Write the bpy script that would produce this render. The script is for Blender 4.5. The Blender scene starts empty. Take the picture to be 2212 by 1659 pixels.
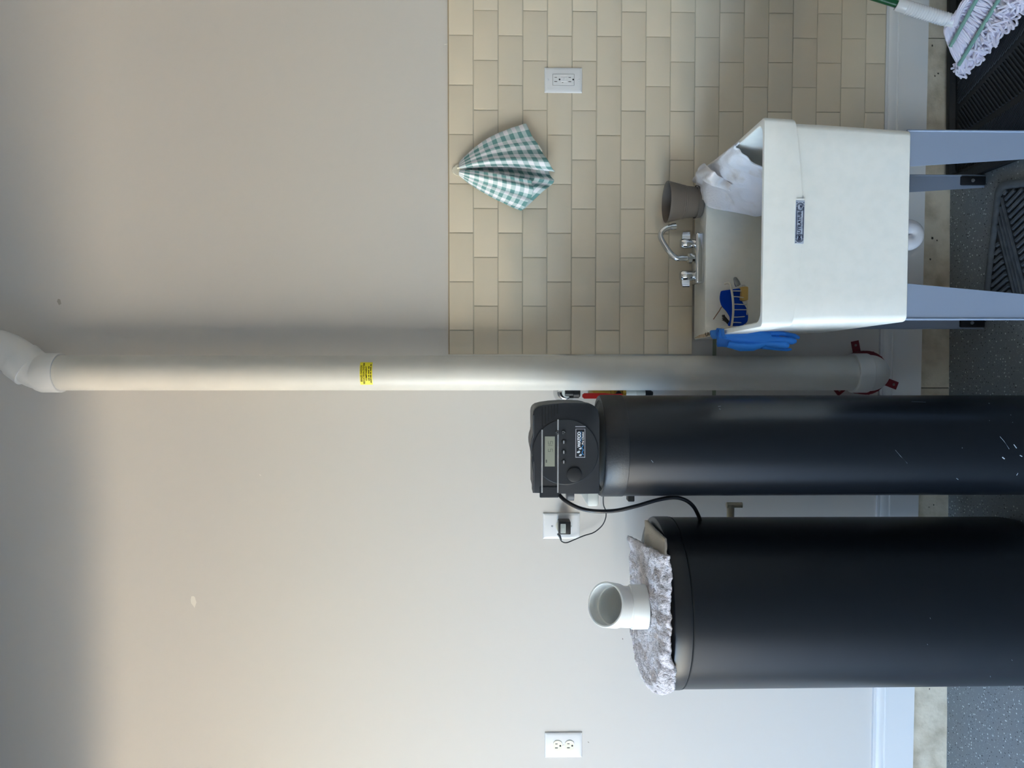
import bpy, bmesh, math, random
from mathutils import Vector, Matrix, noise

C = bpy.context.scene.collection
SC = bpy.context.scene
random.seed(7)

# ------------------------------------------------------------------ camera
F_PX, YAW, PITCH = 1539.3, -0.0356607, -0.0191384
CAM = Vector((-0.01343, -2.2846, 1.4636))
_fw = Vector((math.sin(YAW) * math.cos(PITCH), math.cos(YAW) * math.cos(PITCH), math.sin(PITCH)))
_rt = Vector((math.cos(YAW), -math.sin(YAW), 0))
_up = _rt.cross(_fw)
cam_d = bpy.data.cameras.new('camera')
cam_d.sensor_fit = 'HORIZONTAL'
cam_d.sensor_width = 36.0
cam_d.lens = F_PX * 36.0 / 2212.0
cam_d.clip_start = 0.05
cam = bpy.data.objects.new('camera', cam_d)
C.objects.link(cam)
# the phone was held sideways: the picture's right-hand edge points to the floor
_xa, _ya, _za = -_up, _rt, -_fw
cam.matrix_world = Matrix(((_xa.x, _ya.x, _za.x, CAM.x), (_xa.y, _ya.y, _za.y, CAM.y),
                           (_xa.z, _ya.z, _za.z, CAM.z), (0, 0, 0, 1)))
SC.camera = cam

# ------------------------------------------------------------------ sky, sun, exposure
world = bpy.data.worlds.new('sky')
SC.world = world
world.use_nodes = True
_wn = world.node_tree
bg = _wn.nodes['Background']
sky = _wn.nodes.new('ShaderNodeTexSky')
sky.sky_type = 'NISHITA'
sky.sun_disc = False
sky.sun_elevation = math.radians(38)
sky.sun_rotation = math.radians(90)
sky.air_density = 1.0
sky.dust_density = 2.5
sky.ozone_density = 1.0
_wn.links.new(sky.outputs[0], bg.inputs[0])
bg.inputs[1].default_value = 0.33
sun_d = bpy.data.lights.new('sun', 'SUN')
sun_d.energy = 20.0
sun_d.color = (1.0, 0.91, 0.79)
sun_d.angle = math.radians(0.6)
sun = bpy.data.objects.new('sun', sun_d)
C.objects.link(sun)
sun.rotation_euler = Vector((-0.78, -0.12, -0.62)).to_track_quat('-Z', 'Y').to_euler()
sun.location = (9, 2, 9)
# garage door opening (in the wall to the left of the picture)
XL, DY0, DY1, DZ = -3.7, -0.7, -4.9, 2.55
po_d = bpy.data.lights.new('door_portal', 'AREA')
po_d.shape = 'RECTANGLE'
po_d.size, po_d.size_y = DZ, DY0 - DY1
po_d.cycles.is_portal = True
po = bpy.data.objects.new('door_portal', po_d)
C.objects.link(po)
po.location = (XL - 0.05, (DY0 + DY1) / 2, DZ / 2)
po.rotation_euler = (0, -math.pi / 2, 0)

vs = SC.view_settings
vs.view_transform = 'Standard'
vs.look = 'None'
vs.gamma = 1.0
vs.use_curve_mapping = False
vs.exposure = 3.26
SC.cycles.use_denoising = True
SC.cycles.max_bounces = 10
SC.cycles.diffuse_bounces = 6
SC.cycles.sample_clamp_indirect = 8.0

# ------------------------------------------------------------------ pixel helpers (photo frame 2212 x 1659)
def ray(px, py):
    return _fw + _rt * ((829.5 - py) / F_PX) + _up * ((1106 - px) / F_PX)

def W(px, py, Y=0.0):
    """point on the plane y = Y behind a photo pixel"""
    d = ray(px, py)
    return CAM + d * ((Y - CAM.y) / d.y)

def LZ(px, py, Z):
    """point on the level z = Z behind a photo pixel"""
    d = ray(px, py)
    return CAM + d * ((Z - CAM.z) / d.z)

def floor_z(x):
    return 0.0028 + 0.0166 * x

# ------------------------------------------------------------------ materials
def lin(c):
    return tuple((v / 12.92 if v <= 0.04045 else ((v + 0.055) / 1.055) ** 2.4) for v in c)

def rgb(h):
    h = h.lstrip('#')
    return lin(tuple(int(h[i:i + 2], 16) / 255 for i in (0, 2, 4))) + (1.0,)

MATS = {}
def mat(name, col, rough=0.5, metal=0.0, spec=0.5, bump=0.0, bscale=200.0, col2=None, cscale=8.0, cmin=0.35, cmax=0.65,
        coat=0.0, bdist=0.002, objrand=0.0, sheen=0.0, trans=0.0, emit=None, detail=4.0):
    if name in MATS:
        return MATS[name]
    m = bpy.data.materials.new(name)
    m.use_nodes = True
    nt = m.node_tree
    b = nt.nodes['Principled BSDF']
    base = rgb(col)
    b.inputs['Base Color'].default_value = base
    b.inputs['Roughness'].default_value = rough
    b.inputs['Metallic'].default_value = metal
    b.inputs['Specular IOR Level'].default_value = spec
    b.inputs['Coat Weight'].default_value = coat
    b.inputs['Sheen Weight'].default_value = sheen
    b.inputs['Transmission Weight'].default_value = trans
    tc = nt.nodes.new('ShaderNodeTexCoord')
    if col2:
        n = nt.nodes.new('ShaderNodeTexNoise')
        n.inputs['Scale'].default_value = cscale
        n.inputs['Detail'].default_value = detail
        nt.links.new(tc.outputs['Object'], n.inputs['Vector'])
        r = nt.nodes.new('ShaderNodeValToRGB')
        r.color_ramp.elements[0].position = cmin
        r.color_ramp.elements[1].position = cmax
        r.color_ramp.elements[0].color = base
        r.color_ramp.elements[1].color = rgb(col2)
        nt.links.new(n.outputs['Fac'], r.inputs['Fac'])
        out = r.outputs['Color']
        nt.links.new(out, b.inputs['Base Color'])
    if objrand:
        oi = nt.nodes.new('ShaderNodeObjectInfo')
        hs = nt.nodes.new('ShaderNodeHueSaturation')
        mr = nt.nodes.new('ShaderNodeMapRange')
        mr.inputs['To Min'].default_value = 1 - objrand
        mr.inputs['To Max'].default_value = 1 + objrand
        nt.links.new(oi.outputs['Random'], mr.inputs['Value'])
        nt.links.new(mr.outputs['Result'], hs.inputs['Value'])
        if b.inputs['Base Color'].is_linked:
            nt.links.new(b.inputs['Base Color'].links[0].from_socket, hs.inputs['Color'])
        else:
            hs.inputs['Color'].default_value = base
        nt.links.new(hs.outputs['Color'], b.inputs['Base Color'])
    if bump:
        n2 = nt.nodes.new('ShaderNodeTexNoise')
        n2.inputs['Scale'].default_value = bscale
        n2.inputs['Detail'].default_value = 3.0
        nt.links.new(tc.outputs['Object'], n2.inputs['Vector'])
        bp = nt.nodes.new('ShaderNodeBump')
        bp.inputs['Strength'].default_value = bump
        bp.inputs['Distance'].default_value = bdist
        nt.links.new(n2.outputs['Fac'], bp.inputs['Height'])
        nt.links.new(bp.outputs['Normal'], b.inputs['Normal'])
    MATS[name] = m
    return m

# ------------------------------------------------------------------ object helpers
OFF = {}
def tag(o, label=None, cat=None, group=None, kind=None):
    if label: o['label'] = label
    if cat: o['category'] = cat
    if group: o['group'] = group
    if kind: o['kind'] = kind
    return o

def thing(name, label, cat, loc, group=None):
    o = bpy.data.objects.new(name, None)
    o.empty_display_size = 0.05
    C.objects.link(o)
    o.location = loc
    OFF[o.name] = Vector(loc)
    return tag(o, label, cat, group)

def obj(name, bm, m, parent=None, loc=None, smooth=True, label=None, angle=35):
    """turn a bmesh in world coordinates into one mesh object"""
    if parent is not None:
        off = OFF[parent.name]
    else:
        off = Vector(loc) if loc is not None else Vector((0, 0, 0))
    bmesh.ops.recalc_face_normals(bm, faces=bm.faces[:])
    me = bpy.data.meshes.new(name)
    bm.to_mesh(me)
    bm.free()
    me.transform(Matrix.Translation(-off))
    me.materials.append(m)
    if smooth:
        me.polygons.foreach_set('use_smooth', [True] * len(me.polygons))
        me.set_sharp_from_angle(angle=math.radians(angle))
    o = bpy.data.objects.new(name, me)
    C.objects.link(o)
    if parent is not None:
        o.parent = parent
    else:
        o.location = off
    OFF[o.name] = off
    if label: o['label'] = label
    return o

def one(name, bm, m, label, cat, loc, group=None, **k):
    return tag(obj(name, bm, m, None, loc, **k), label, cat, group)

def struct(name, bm, m, **k):
    return tag(obj(name, bm, m, None, (0, 0, 0), **k), kind='structure')

# ------------------------------------------------------------------ shape helpers
def bx(bm, x0, x1, y0, y1, z0, z1, bev=0.0, seg=2):
    M = Matrix.Translation(((x0 + x1) / 2, (y0 + y1) / 2, (z0 + z1) / 2)) @ Matrix.Diagonal((abs(x1 - x0), abs(y1 - y0), abs(z1 - z0), 1))
    r = bmesh.ops.create_cube(bm, size=1.0, matrix=M)
    if bev:
        es = set()
        for v in r['verts']:
            es.update(v.link_edges)
        bmesh.ops.bevel(bm, geom=list(es), offset=bev, segments=seg, affect='EDGES', profile=0.5)
    return bm

def frame_of(d):
    d = d.normalized()
    a = Vector((0, 0, 1)) if abs(d.z) < 0.9 else Vector((0, 1, 0))
    u = d.cross(a).normalized()
    return u, d.cross(u).normalized()

def tube(bm, pts, rad, seg=12, closed=False, caps=True, flat=None):
    """swept tube; rad = number or list; flat=(direction, factor) squashes the section"""
    pts = [Vector(p) for p in pts]
    n = len(pts)
    rs = rad if isinstance(rad, (list, tuple)) else [rad] * n
    rings = []
    pu = None
    for i, p in enumerate(pts):
        if closed:
            t = pts[(i + 1) % n] - pts[i - 1]
        else:
            t = pts[min(i + 1, n - 1)] - pts[max(i - 1, 0)]
        t.normalize()
        if pu is None:
            u, v = frame_of(t)
        else:
            u = (pu - t * pu.dot(t))
            if u.length < 1e-6:
                u, v = frame_of(t)
            u.normalize()
            v = t.cross(u)
        pu = u
        ring = []
        for k in range(seg):
            a = 2 * math.pi * k / seg
            o = (u * math.cos(a) + v * math.sin(a)) * rs[i]
            if flat:
                fd, ff = flat
                o = o - fd * o.dot(fd) * (1 - ff)
            ring.append(bm.verts.new(p + o))
        rings.append(ring)
    m = n if closed else n - 1
    for i in range(m):
        A, B = rings[i], rings[(i + 1) % n]
        for k in range(seg):
            bm.faces.new((A[k], A[(k + 1) % seg], B[(k + 1) % seg], B[k]))
    if caps and not closed:
        bm.faces.new(rings[0][::-1])
        bm.faces.new(rings[-1])
    return bm

def lathe(bm, prof, origin=(0, 0, 0), axis=(0, 0, 1), seg=48, ref=None, sx=1.0):
    """prof = [(radius, height)] turned about an axis"""
    ax = Vector(axis).normalized()
    if ref is None:
        u, v = frame_of(ax)
    else:
        u = Vector(ref); u = (u - ax * u.dot(ax)).normalized(); v = ax.cross(u)
    o = Vector(origin)
    prev = None
    for r, h in prof:
        if r < 1e-6:
            cur = [bm.verts.new(o + ax * h)]
        else:
            cur = [bm.verts.new(o + ax * h + (u * math.cos(2 * math.pi * k / seg) + v * math.sin(2 * math.pi * k / seg)) * r) for k in range(seg)]
        if prev is not None:
            if len(prev) == 1 and len(cur) > 1:
                for k in range(seg): bm.faces.new((prev[0], cur[k], cur[(k + 1) % seg]))
            elif len(cur) == 1 and len(prev) > 1:
                for k in range(seg): bm.faces.new((prev[(k + 1) % seg], prev[k], cur[0]))
            elif len(cur) > 1:
                for k in range(seg): bm.faces.new((prev[k], prev[(k + 1) % seg], cur[(k + 1) % seg], cur[k]))
        prev = cur
    return bm

def prism(bm, poly, y0, y1, bev=0.0, seg=2):
    """poly = [(x, z)] extruded along y from y0 (front, towards the camera) to y1"""
    A = [bm.verts.new((x, y0, z)) for x, z in poly]
    B = [bm.verts.new((x, y1, z)) for x, z in poly]
    n = len(poly)
    f0 = bm.faces.new(A)
    bm.faces.new(B[::-1])
    for i in range(n):
        bm.faces.new((A[i], B[i], B[(i + 1) % n], A[(i + 1) % n]))
    if bev:
        bmesh.ops.bevel(bm, geom=list(f0.edges), offset=bev, segments=seg, affect='EDGES', profile=0.5)
    return bm

def loft(bm, rings, cap0=True, cap1=True, closed=True):
    R = [[bm.verts.new(p) for p in r] for r in rings]
    n = len(R[0])
    for i in range(len(R) - 1):
        for k in range(n if closed else n - 1):
            bm.faces.new((R[i][k], R[i][(k + 1) % n], R[i + 1][(k + 1) % n], R[i + 1][k]))
    if closed and cap0: bm.faces.new(R[0][::-1])
    if closed and cap1: bm.faces.new(R[-1])
    return R

def rrect(x0, x1, y0, y1, r, seg=5):
    """rounded rectangle outline"""
    pts = []
    for cx, cy, a0 in ((x1 - r, y1 - r, 0), (x0 + r, y1 - r, 90), (x0 + r, y0 + r, 180), (x1 - r, y0 + r, 270)):
        for k in range(seg + 1):
            a = math.radians(a0 + 90 * k / seg)
            pts.append((cx + r * math.cos(a), cy + r * math.sin(a)))
    return pts

def smooth_path(pts, sub=6):
    """Catmull-Rom through the points"""
    P = [Vector(p) for p in pts]
    P = [P[0] * 2 - P[1]] + P + [P[-1] * 2 - P[-2]]
    out = []
    for i in range(1, len(P) - 2):
        for k in range(sub):
            t = k / sub
            a, b, c, d = P[i - 1], P[i], P[i + 1], P[i + 2]
            out.append(0.5 * ((2 * b) + (c - a) * t + (2 * a - 5 * b + 4 * c - d) * t * t + (3 * b - a - 3 * c + d) * t ** 3))
    out.append(P[-2])
    return out

def text_bm(s, size, bold=0.0, align='CENTER', depth=0.0, spacing=1.0):
    """lettering as a flat mesh in its own x/y plane"""
    cu = bpy.data.curves.new('lettering', 'FONT')
    cu.body = s
    cu.size = size
    cu.offset = bold
    cu.extrude = depth
    cu.align_x = align
    cu.align_y = 'CENTER'
    cu.space_character = spacing
    cu.resolution_u = 4
    o = bpy.data.objects.new('lettering', cu)
    C.objects.link(o)
    dg = bpy.context.evaluated_depsgraph_get()
    me = bpy.data.meshes.new_from_object(o.evaluated_get(dg))
    bm = bmesh.new()
    bm.from_mesh(me)
    bpy.data.objects.remove(o)
    bpy.data.curves.remove(cu)
    bpy.data.meshes.remove(me)
    return bm

def on_front(bm, x, y, z, sx=1.0):
    """lettering plane -> facing the camera side at (x, y, z)"""
    for v in bm.verts:
        v.co = Vector((x + v.co.x * sx, y - v.co.z, z + v.co.y))
    return bm

def merge(bm, other):
    me = bpy.data.meshes.new('tmp')
    other.to_mesh(me)
    other.free()
    bm.from_mesh(me)
    bpy.data.meshes.remove(me)
    return bm

# ================================================================== the setting
TILE_TOP, PITCH_Z, PITCH_X = 1.62, 0.0777, 0.1539
M_wall = mat('wall_paint', '#cdcac6', rough=0.55, spec=0.3, bump=0.06, bscale=260, bdist=0.001)
M_base = mat('trim_paint', '#d6d8da', rough=0.35, spec=0.45)
M_ceil = mat('ceiling_paint', '#d2cec6', rough=0.8)

bm = bmesh.new()
bx(bm, XL - 0.15, 3.0, 0.0, 0.15, 0.095, 3.35)
wall_back = struct('wall_back', bm, M_wall, smooth=False)

# painted wall blemishes: a filler spot and a few scuffs
M_fill = mat('filler', '#e4e1da', rough=0.7)
M_scuff = mat('scuff', '#6f6a64', rough=0.8)

bm = bmesh.new()
bx(bm, 2.8, 2.95, -6.3, 0.0, -0.3, 3.35)
struct('wall_right', bm, M_wall, smooth=False)
bm = bmesh.new()
bx(bm, XL - 0.15, 2.95, -6.45, -6.3, -0.3, 3.35)
struct('wall_front', bm, M_wall, smooth=False)
bm = bmesh.new()
bx(bm, XL - 0.15, XL, DY0, 0.0, -0.3, 3.35)
bx(bm, XL - 0.15, XL, -6.3, DY1, -0.3, 3.35)
bx(bm, XL - 0.15, XL, DY1, DY0, DZ, 3.35)
struct('wall_left', bm, M_wall, smooth=False)
bm = bmesh.new()
bx(bm, XL - 0.2, 3.0, -6.5, 0.2, 3.35, 3.5)
struct('ceiling', bm, M_ceil, smooth=False)

# unseen block added above the garage to lengthen its shadow on the driveway
bm = bmesh.new()
bx(bm, XL - 0.2, 9.0, -9.0, 3.0, 3.55, 6.8)
struct('shadow_block', bm, M_ceil, smooth=False)
# the sectional garage door, open, lying level above the opening
M_door = mat('door_paint', '#d6d4cf', rough=0.5)
bm = bmesh.new()
for yy in (DY0 + 0.1, DY1 - 0.1):
    bx(bm, XL + 0.05, XL + 2.75, yy - 0.02, yy + 0.02, 2.676, 2.71)
door = struct('door_1', bm, mat('track_steel', '#9a9c9e', rough=0.4, metal=0.7), smooth=False)
for k in range(5):
    bm = bmesh.new()
    bx(bm, XL + 0.12 + k * 0.52, XL + 0.12 + k * 0.52 + 0.515, DY1 - 0.06, DY0 + 0.03, 2.63, 2.675, 0.006, 1)
    obj('door_section', bm, M_door, door, smooth=False)
# outside: sunny concrete apron
bm = bmesh.new()
bx(bm, -60, XL - 0.16, -50, 45, -0.5, -0.08)
struct('driveway', bm, mat('driveway_concrete', '#c9bda6', rough=0.9, col2='#b8ac97', cscale=1.5), smooth=False)

# floor: speckled epoxy over concrete, falling gently towards the door
m = mat('floor_epoxy', '#767d82', rough=0.42, spec=0.4, bump=0.25, bscale=120, bdist=0.0015)
nt = m.node_tree
bsdf = nt.nodes['Principled BSDF']
tc = nt.nodes.new('ShaderNodeTexCoord')
def speck(scale, thr, col, prev, seedoff, chan='Distance'):
    mp = nt.nodes.new('ShaderNodeMapping')
    mp.inputs['Location'].default_value = (seedoff, seedoff * 0.7, 0)
    nt.links.new(tc.outputs['Object'], mp.inputs['Vector'])
    vo = nt.nodes.new('ShaderNodeTexVoronoi')
    vo.inputs['Scale'].default_value = scale
    nt.links.new(mp.outputs['Vector'], vo.inputs['Vector'])
    lt = nt.nodes.new('ShaderNodeMath'); lt.operation = 'LESS_THAN'
    nt.links.new(vo.outputs['Distance'], lt.inputs[0]); lt.inputs[1].default_value = thr
    # only some cells carry a flake
    sp = nt.nodes.new('ShaderNodeSeparateColor')
    nt.links.new(vo.outputs['Color'], sp.inputs['Color'])
    g = nt.nodes.new('ShaderNodeMath'); g.operation = 'GREATER_THAN'; g.inputs[1].default_value = 0.55
    nt.links.new(sp.outputs['Red'], g.inputs[0])
    mu = nt.nodes.new('ShaderNodeMath'); mu.operation = 'MULTIPLY'
    nt.links.new(lt.outputs[0], mu.inputs[0]); nt.links.new(g.outputs[0], mu.inputs[1])
    mx = nt.nodes.new('ShaderNodeMix'); mx.data_type = 'RGBA'
    nt.links.new(mu.outputs[0], mx.inputs['Factor'])
    if prev is None: mx.inputs['A'].default_value = rgb('#767d82')
    else: nt.links.new(prev, mx.inputs['A'])
    mx.inputs['B'].default_value = rgb(col)
    return mx.outputs['Result']
c = speck(95, 0.22, '#c9d2d6', None, 0.0)
c = speck(110, 0.22, '#2b3136', c, 3.1)
c = speck(200, 0.25, '#9aa5ab', c, 7.7)
nt.links.new(c, bsdf.inputs['Base Color'])
bm = bmesh.new()
xa, xb, ya, yb = XL - 0.15, 2.95, -6.4, 0.15
vs_ = [bm.verts.new((x, y, z)) for x, y, z in (
    (xa, ya, floor_z(xa)), (xb, ya, floor_z(xb)), (xb, yb, floor_z(xb)), (xa, yb, floor_z(xa)),
    (xa, ya, -0.4), (xb, ya, -0.4), (xb, yb, -0.4), (xa, yb, -0.4))]
for f in ((0, 1, 2, 3), (7, 6, 5, 4), (0, 4, 5, 1), (1, 5, 6, 2), (2, 6, 7, 3), (3, 7, 4, 0)):
    bm.faces.new([vs_[i] for i in f])
struct('floor', bm, m, smooth=False)

# ------------------------------------------------------------------ wall tiles, each one its own piece
M_tile = mat('tile_glaze', '#d9ceba', rough=0.14, spec=0.5, bump=0.5, bscale=9, bdist=0.004, objrand=0.03)
M_grout = mat('grout', '#beb6a3', rough=0.9)
TT = 0.011                      # how far the tile face stands proud of the paint
def tile_mesh(w, h):
    bm = bmesh.new()
    g = 0.0006
    bx(bm, -w / 2 + g, w / 2 - g, -TT, -0.001, -h / 2 + g, h / 2 - g)
    front = [f for f in bm.faces if f.normal.y < -0.9]
    bmesh.ops.bevel(bm, geom=list(front[0].edges), offset=0.0022, segments=2, affect='EDGES', profile=0.6)
    bmesh.ops.recalc_face_normals(bm, faces=bm.faces[:])
    me = bpy.data.meshes.new('tile')
    bm.to_mesh(me); bm.free()
    me.materials.append(M_tile)
    me.polygons.foreach_set('use_smooth', [True] * len(me.polygons))
    me.set_sharp_from_angle(angle=math.radians(40))
    return me
TM = {}
BASE_TOP = 0.2335
X_RIGHT = 1.0 + 4.5 * PITCH_X
for r in range(18):
    z1 = TILE_TOP - r * PITCH_Z
    z0 = max(z1 - PITCH_Z, BASE_TOP + 0.002)
    xl = -0.00035 if r < 10 else 0.23
    ph = 0.0 if r % 2 == 0 else 0.5
    n = -5 - (0.5 if ph else 0)
    edges = sorted(set([round(1.0 - (k + ph) * PITCH_X, 5) for k in range(-6, 8)]))
    edges = [xl] + [e for e in edges if xl + 0.01 < e < X_RIGHT - 0.01] + [X_RIGHT]
    for a, b in zip(edges[:-1], edges[1:]):
        w, h = round(b - a - 0.0012, 4), round(z1 - z0 - 0.0012, 4)
        if (w, h) not in TM:
            TM[(w, h)] = tile_mesh(w, h)
        o = bpy.data.objects.new('tile', TM[(w, h)])
        C.objects.link(o)
        o.parent = wall_back
        o.location = ((a + b) / 2, random.uniform(-0.0003, 0.0003), (z0 + z1) / 2)
        o.rotation_euler = (random.uniform(-0.006, 0.006), random.uniform(-0.001, 0.001), random.uniform(-0.004, 0.004))
bm = bmesh.new()
bx(bm, 0.0, X_RIGHT, -TT + 0.0024, 0.002, TILE_TOP - 10 * PITCH_Z, TILE_TOP)
bx(bm, 0.23, X_RIGHT, -TT + 0.0024, 0.002, BASE_TOP, TILE_TOP - 10 * PITCH_Z)
obj('grout', bm, M_grout, wall_back, smooth=False)
# caulk bead along the top edge of the tiling
bm = bmesh.new()
bx(bm, 0.0, X_RIGHT, -0.006, 0.0, TILE_TOP, TILE_TOP + 0.0025)
obj('caulk_line', bm, mat('caulk', '#a08a68', rough=0.8), wall_back, smooth=False)

# filler spot and scuffs on the paint
def blot(name, px, py, a, b, rot, m, seed):
    random.seed(seed)
    bm = bmesh.new()
    c = W(px, py, 0)
    n = 14
    pts = []
    for k in range(n):
        t = 2 * math.pi * k / n
        q = 1 + random.uniform(-0.18, 0.18)
        u, v = a * q * math.cos(t), b * q * math.sin(t)
        pts.append(bm.verts.new((c.x + u * math.cos(rot) - v * math.sin(rot), -0.0006, c.z + u * math.sin(rot) + v * math.cos(rot))))
    bm.faces.new(pts)
    return obj(name, bm, m, wall_back, smooth=False)
blot('filler_spot', 418, 1299, 0.019, 0.008, 0.15, M_fill, 3)
blot('scuff', 562, 1026, 0.004, 0.0012, 0.9, M_fill, 4)
blot('scuff', 1271, 1603, 0.003, 0.001, 0.7, M_scuff, 5)
blot('scuff', 963, 96, 0.0012, 0.006, 0.1, M_fill, 6)
blot('scuff', 1345, 1380, 0.003, 0.0012, 0.3, M_scuff, 8)
blot('scuff', 128, 652, 0.01, 0.006, 0.3, mat('smudge', '#a9a49b', rough=0.8), 9)

# drywall tape seam left of the tub
bm = bmesh.new()
a, b = W(1540, 690, 0), W(1546, 870, 0)
bx(bm, b.x, 0.23, -0.0012, 0.001, b.z, a.z)
obj('tape_seam', bm, mat('tape', '#87907c', rough=0.8), wall_back, smooth=False)

# ------------------------------------------------------------------ baseboard and concrete curb
prof = [(0.0, 0.101), (-0.0145, 0.101), (-0.0148, 0.1945), (-0.0125, 0.1962), (-0.0118, 0.1985), (-0.0125, 0.204), (-0.0122, 0.212),
        (-0.0105, 0.219), (-0.0085, 0.2225), (-0.0075, 0.2235), (-0.0085, 0.2255), (-0.0085, 0.2325), (0.0, 0.2335)]
bm = bmesh.new()
loft(bm, [[(x, y, z) for y, z in prof] for x in (XL, 2.8)])
struct('baseboard_back', bm, M_base, angle=20)
M_curb = mat('curb_concrete', '#cbc2b0', rough=0.9, spec=0.2, bump=0.6, bscale=60, bdist=0.003, col2='#a59a86', cscale=14, cmin=0.42, cmax=0.72, detail=8)
M_mort = mat('curb_joint', '#6b6458', rough=0.95)
bm = bmesh.new()
bx(bm, XL, 2.8, 0.004, 0.15, -0.3, 0.1015)
curb = struct('trim_1', bm, M_mort, smooth=False)
jx = [XL, W(2020, 838, 0).x, W(2025, 83, 0).x, 2.8]
for a, b in zip(jx[:-1], jx[1:]):
    bm = bmesh.new()
    nx = max(2, int((b - a) / 0.03))
    rows = 8
    V = [[bm.verts.new((a + 0.0015 + (b - a - 0.003) * i / nx, 0.0 - 0.0022 * noise.noise(Vector((i * 0.35 + a * 9, k * 0.5, 1.7))) - 0.001,
                        -0.1 + 0.2005 * k / rows)) for k in range(rows + 1)] for i in range(nx + 1)]
    for i in range(nx):
        for k in range(rows):
            bm.faces.new((V[i][k], V[i + 1][k], V[i + 1][k + 1], V[i][k + 1]))
    r = bmesh.ops.extrude_face_region(bm, geom=bm.faces[:])
    for v in [g for g in r['geom'] if isinstance(g, bmesh.types.BMVert)]:
        v.co.y = 0.02
    obj('concrete_block', bm, M_curb, curb)
# pits in the concrete
for k, (px, py) in enumerate(((2012, 100), (2018, 165), (2025, 160), (2005, 1095), (2015, 1090), (2006, 1487), (2012, 515), (2022, 520), (2008, 560), (2002, 90))):
    random.seed(40 + k)
    bm = bmesh.new()
    c = W(px, py, 0)
    s = random.uniform(0.002, 0.0045)
    bm.faces.new([bm.verts.new((c.x + s * math.cos(t * 0.785) * random.uniform(0.6, 1.5), -0.0042, c.z + s * 0.8 * math.sin(t * 0.785) * random.uniform(0.6, 1.3))) for t in range(8)])
    obj('pit', bm, mat('pit_dark', '#4a443b', rough=1.0), curb, smooth=False)

# ================================================================== vent pipe
M_pvc = mat('pvc_pipe', '#d3d1ca', rough=0.38, spec=0.45, col2='#c9c7c0', cscale=5)
M_pvc2 = mat('pvc_fitting', '#dcdcda', rough=0.3, spec=0.5)
PX, PY, PR = -0.0578, -0.085, 0.0538
vp = thing('vent_pipe', 'tall white plastic vent pipe running up the wall beside the beige tiling', 'pipe', (PX, PY, 0.24))
bm = bmesh.new()
lathe(bm, [(0, 0.33), (PR, 0.33), (PR, 2.82), (0, 2.82)], (PX, PY, 0), seg=56)
obj('pipe', bm, M_pvc, vp)
# lower elbow turning into the wall
bm = bmesh.new()
zs, R, er = 0.318, 0.02, 0.0565
path = [Vector((PX, PY, zs + 0.03)), Vector((PX, PY, zs + 0.008))]
for k in range(13):
    a = math.radians(90 * k / 12)
    path.append(Vector((PX, PY + R - R * math.cos(a), zs - R * math.sin(a))))
path.append(Vector((PX, -0.001, zs - R)))
tube(bm, path, er, seg=48)
el = obj('elbow', bm, M_pvc2, vp)
bm = bmesh.new()
lathe(bm, [(PR, 0.364), (0.0600, 0.364), (0.0612, 0.3625), (0.0612, 0.318), (0.0600, 0.3165), (0.0560, 0.3160), (PR, 0.312)], (PX, PY, 0), seg=56)
obj('hub', bm, M_pvc2, el)
# upper offset fitting
bm = bmesh.new()
p0, p1, p2, p3 = Vector((PX, PY, 2.80)), Vector((PX, PY, 2.872)), Vector((0.012, PY, 2.955)), Vector((0.028, PY, 3.05))
def bend(a, b, c, n=8, f=0.5):
    s, e = b + (a - b) * f, b + (c - b) * f
    return [s * (1 - t) ** 2 + b * 2 * t * (1 - t) + e * t * t for t in [i / n for i in range(n + 1)]]
path = [p0] + bend(p0, p1, p2, f=0.6) + bend(p1, p2, p3, f=0.45) + [p3, Vector((0.028, PY, 3.36))]
tube(bm, path, 0.0565, seg=48)
eu = obj('offset_elbow', bm, M_pvc2, vp)
bm = bmesh.new()
lathe(bm, [(PR, 2.795), (0.0588, 2.795), (0.06, 2.798), (0.06, 2.852), (0.056, 2.864)], (PX, PY, 0), seg=56)
obj('hub', bm, M_pvc2, eu)
bm = bmesh.new()
d = (p2 - p1).normalized()
q = p1 + d * 0.045
lathe(bm, [(0.05, -0.03), (0.0592, -0.03), (0.0605, 0.012), (0.0602, 0.016), (0.056, 0.0165)], q, d, seg=56)
obj('hub', bm, M_pvc2, eu)
# yellow radon notice wrapped on the pipe
def on_pipe(x, z, r):
    a = x / r - 0.02
    return Vector((PX + r * math.sin(a), PY - r * math.cos(a), z))
zt, zb = W(777, 804, PY - PR).z, W(804, 804, PY - PR).z
hw = 0.0365
bm = bmesh.new()
nseg = 20
A = [bm.verts.new(on_pipe(-hw + 2 * hw * k / nseg, zt, PR + 0.0006)) for k in range(nseg + 1)]
B = [bm.verts.new(on_pipe(-hw + 2 * hw * k / nseg, zb, PR + 0.0006)) for k in range(nseg + 1)]
for k in range(nseg):
    bm.faces.new((A[k], A[k + 1], B[k + 1], B[k]))
lab = obj('warning_label', bm, mat('label_yellow', '#e8dc1e', rough=0.4), vp, label='yellow printed notice on the pipe')
bm = bmesh.new()
H = zt - zb
for s, f, size in (('SEALED RADON', 0.13, 0.0072), ('REDUCTION SYSTEM', 0.33, 0.0072), ('COMPONENT', 0.53, 0.0072)):
    t = text_bm(s, size, bold=0.00022, spacing=0.98)
    ymid = zt - f * H
    bmesh.ops.triangulate(t, faces=t.faces[:])
    for v in t.verts:
        v.co = on_pipe(v.co.x, ymid + v.co.y, PR + 0.0010)
    merge(bm, t)
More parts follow.
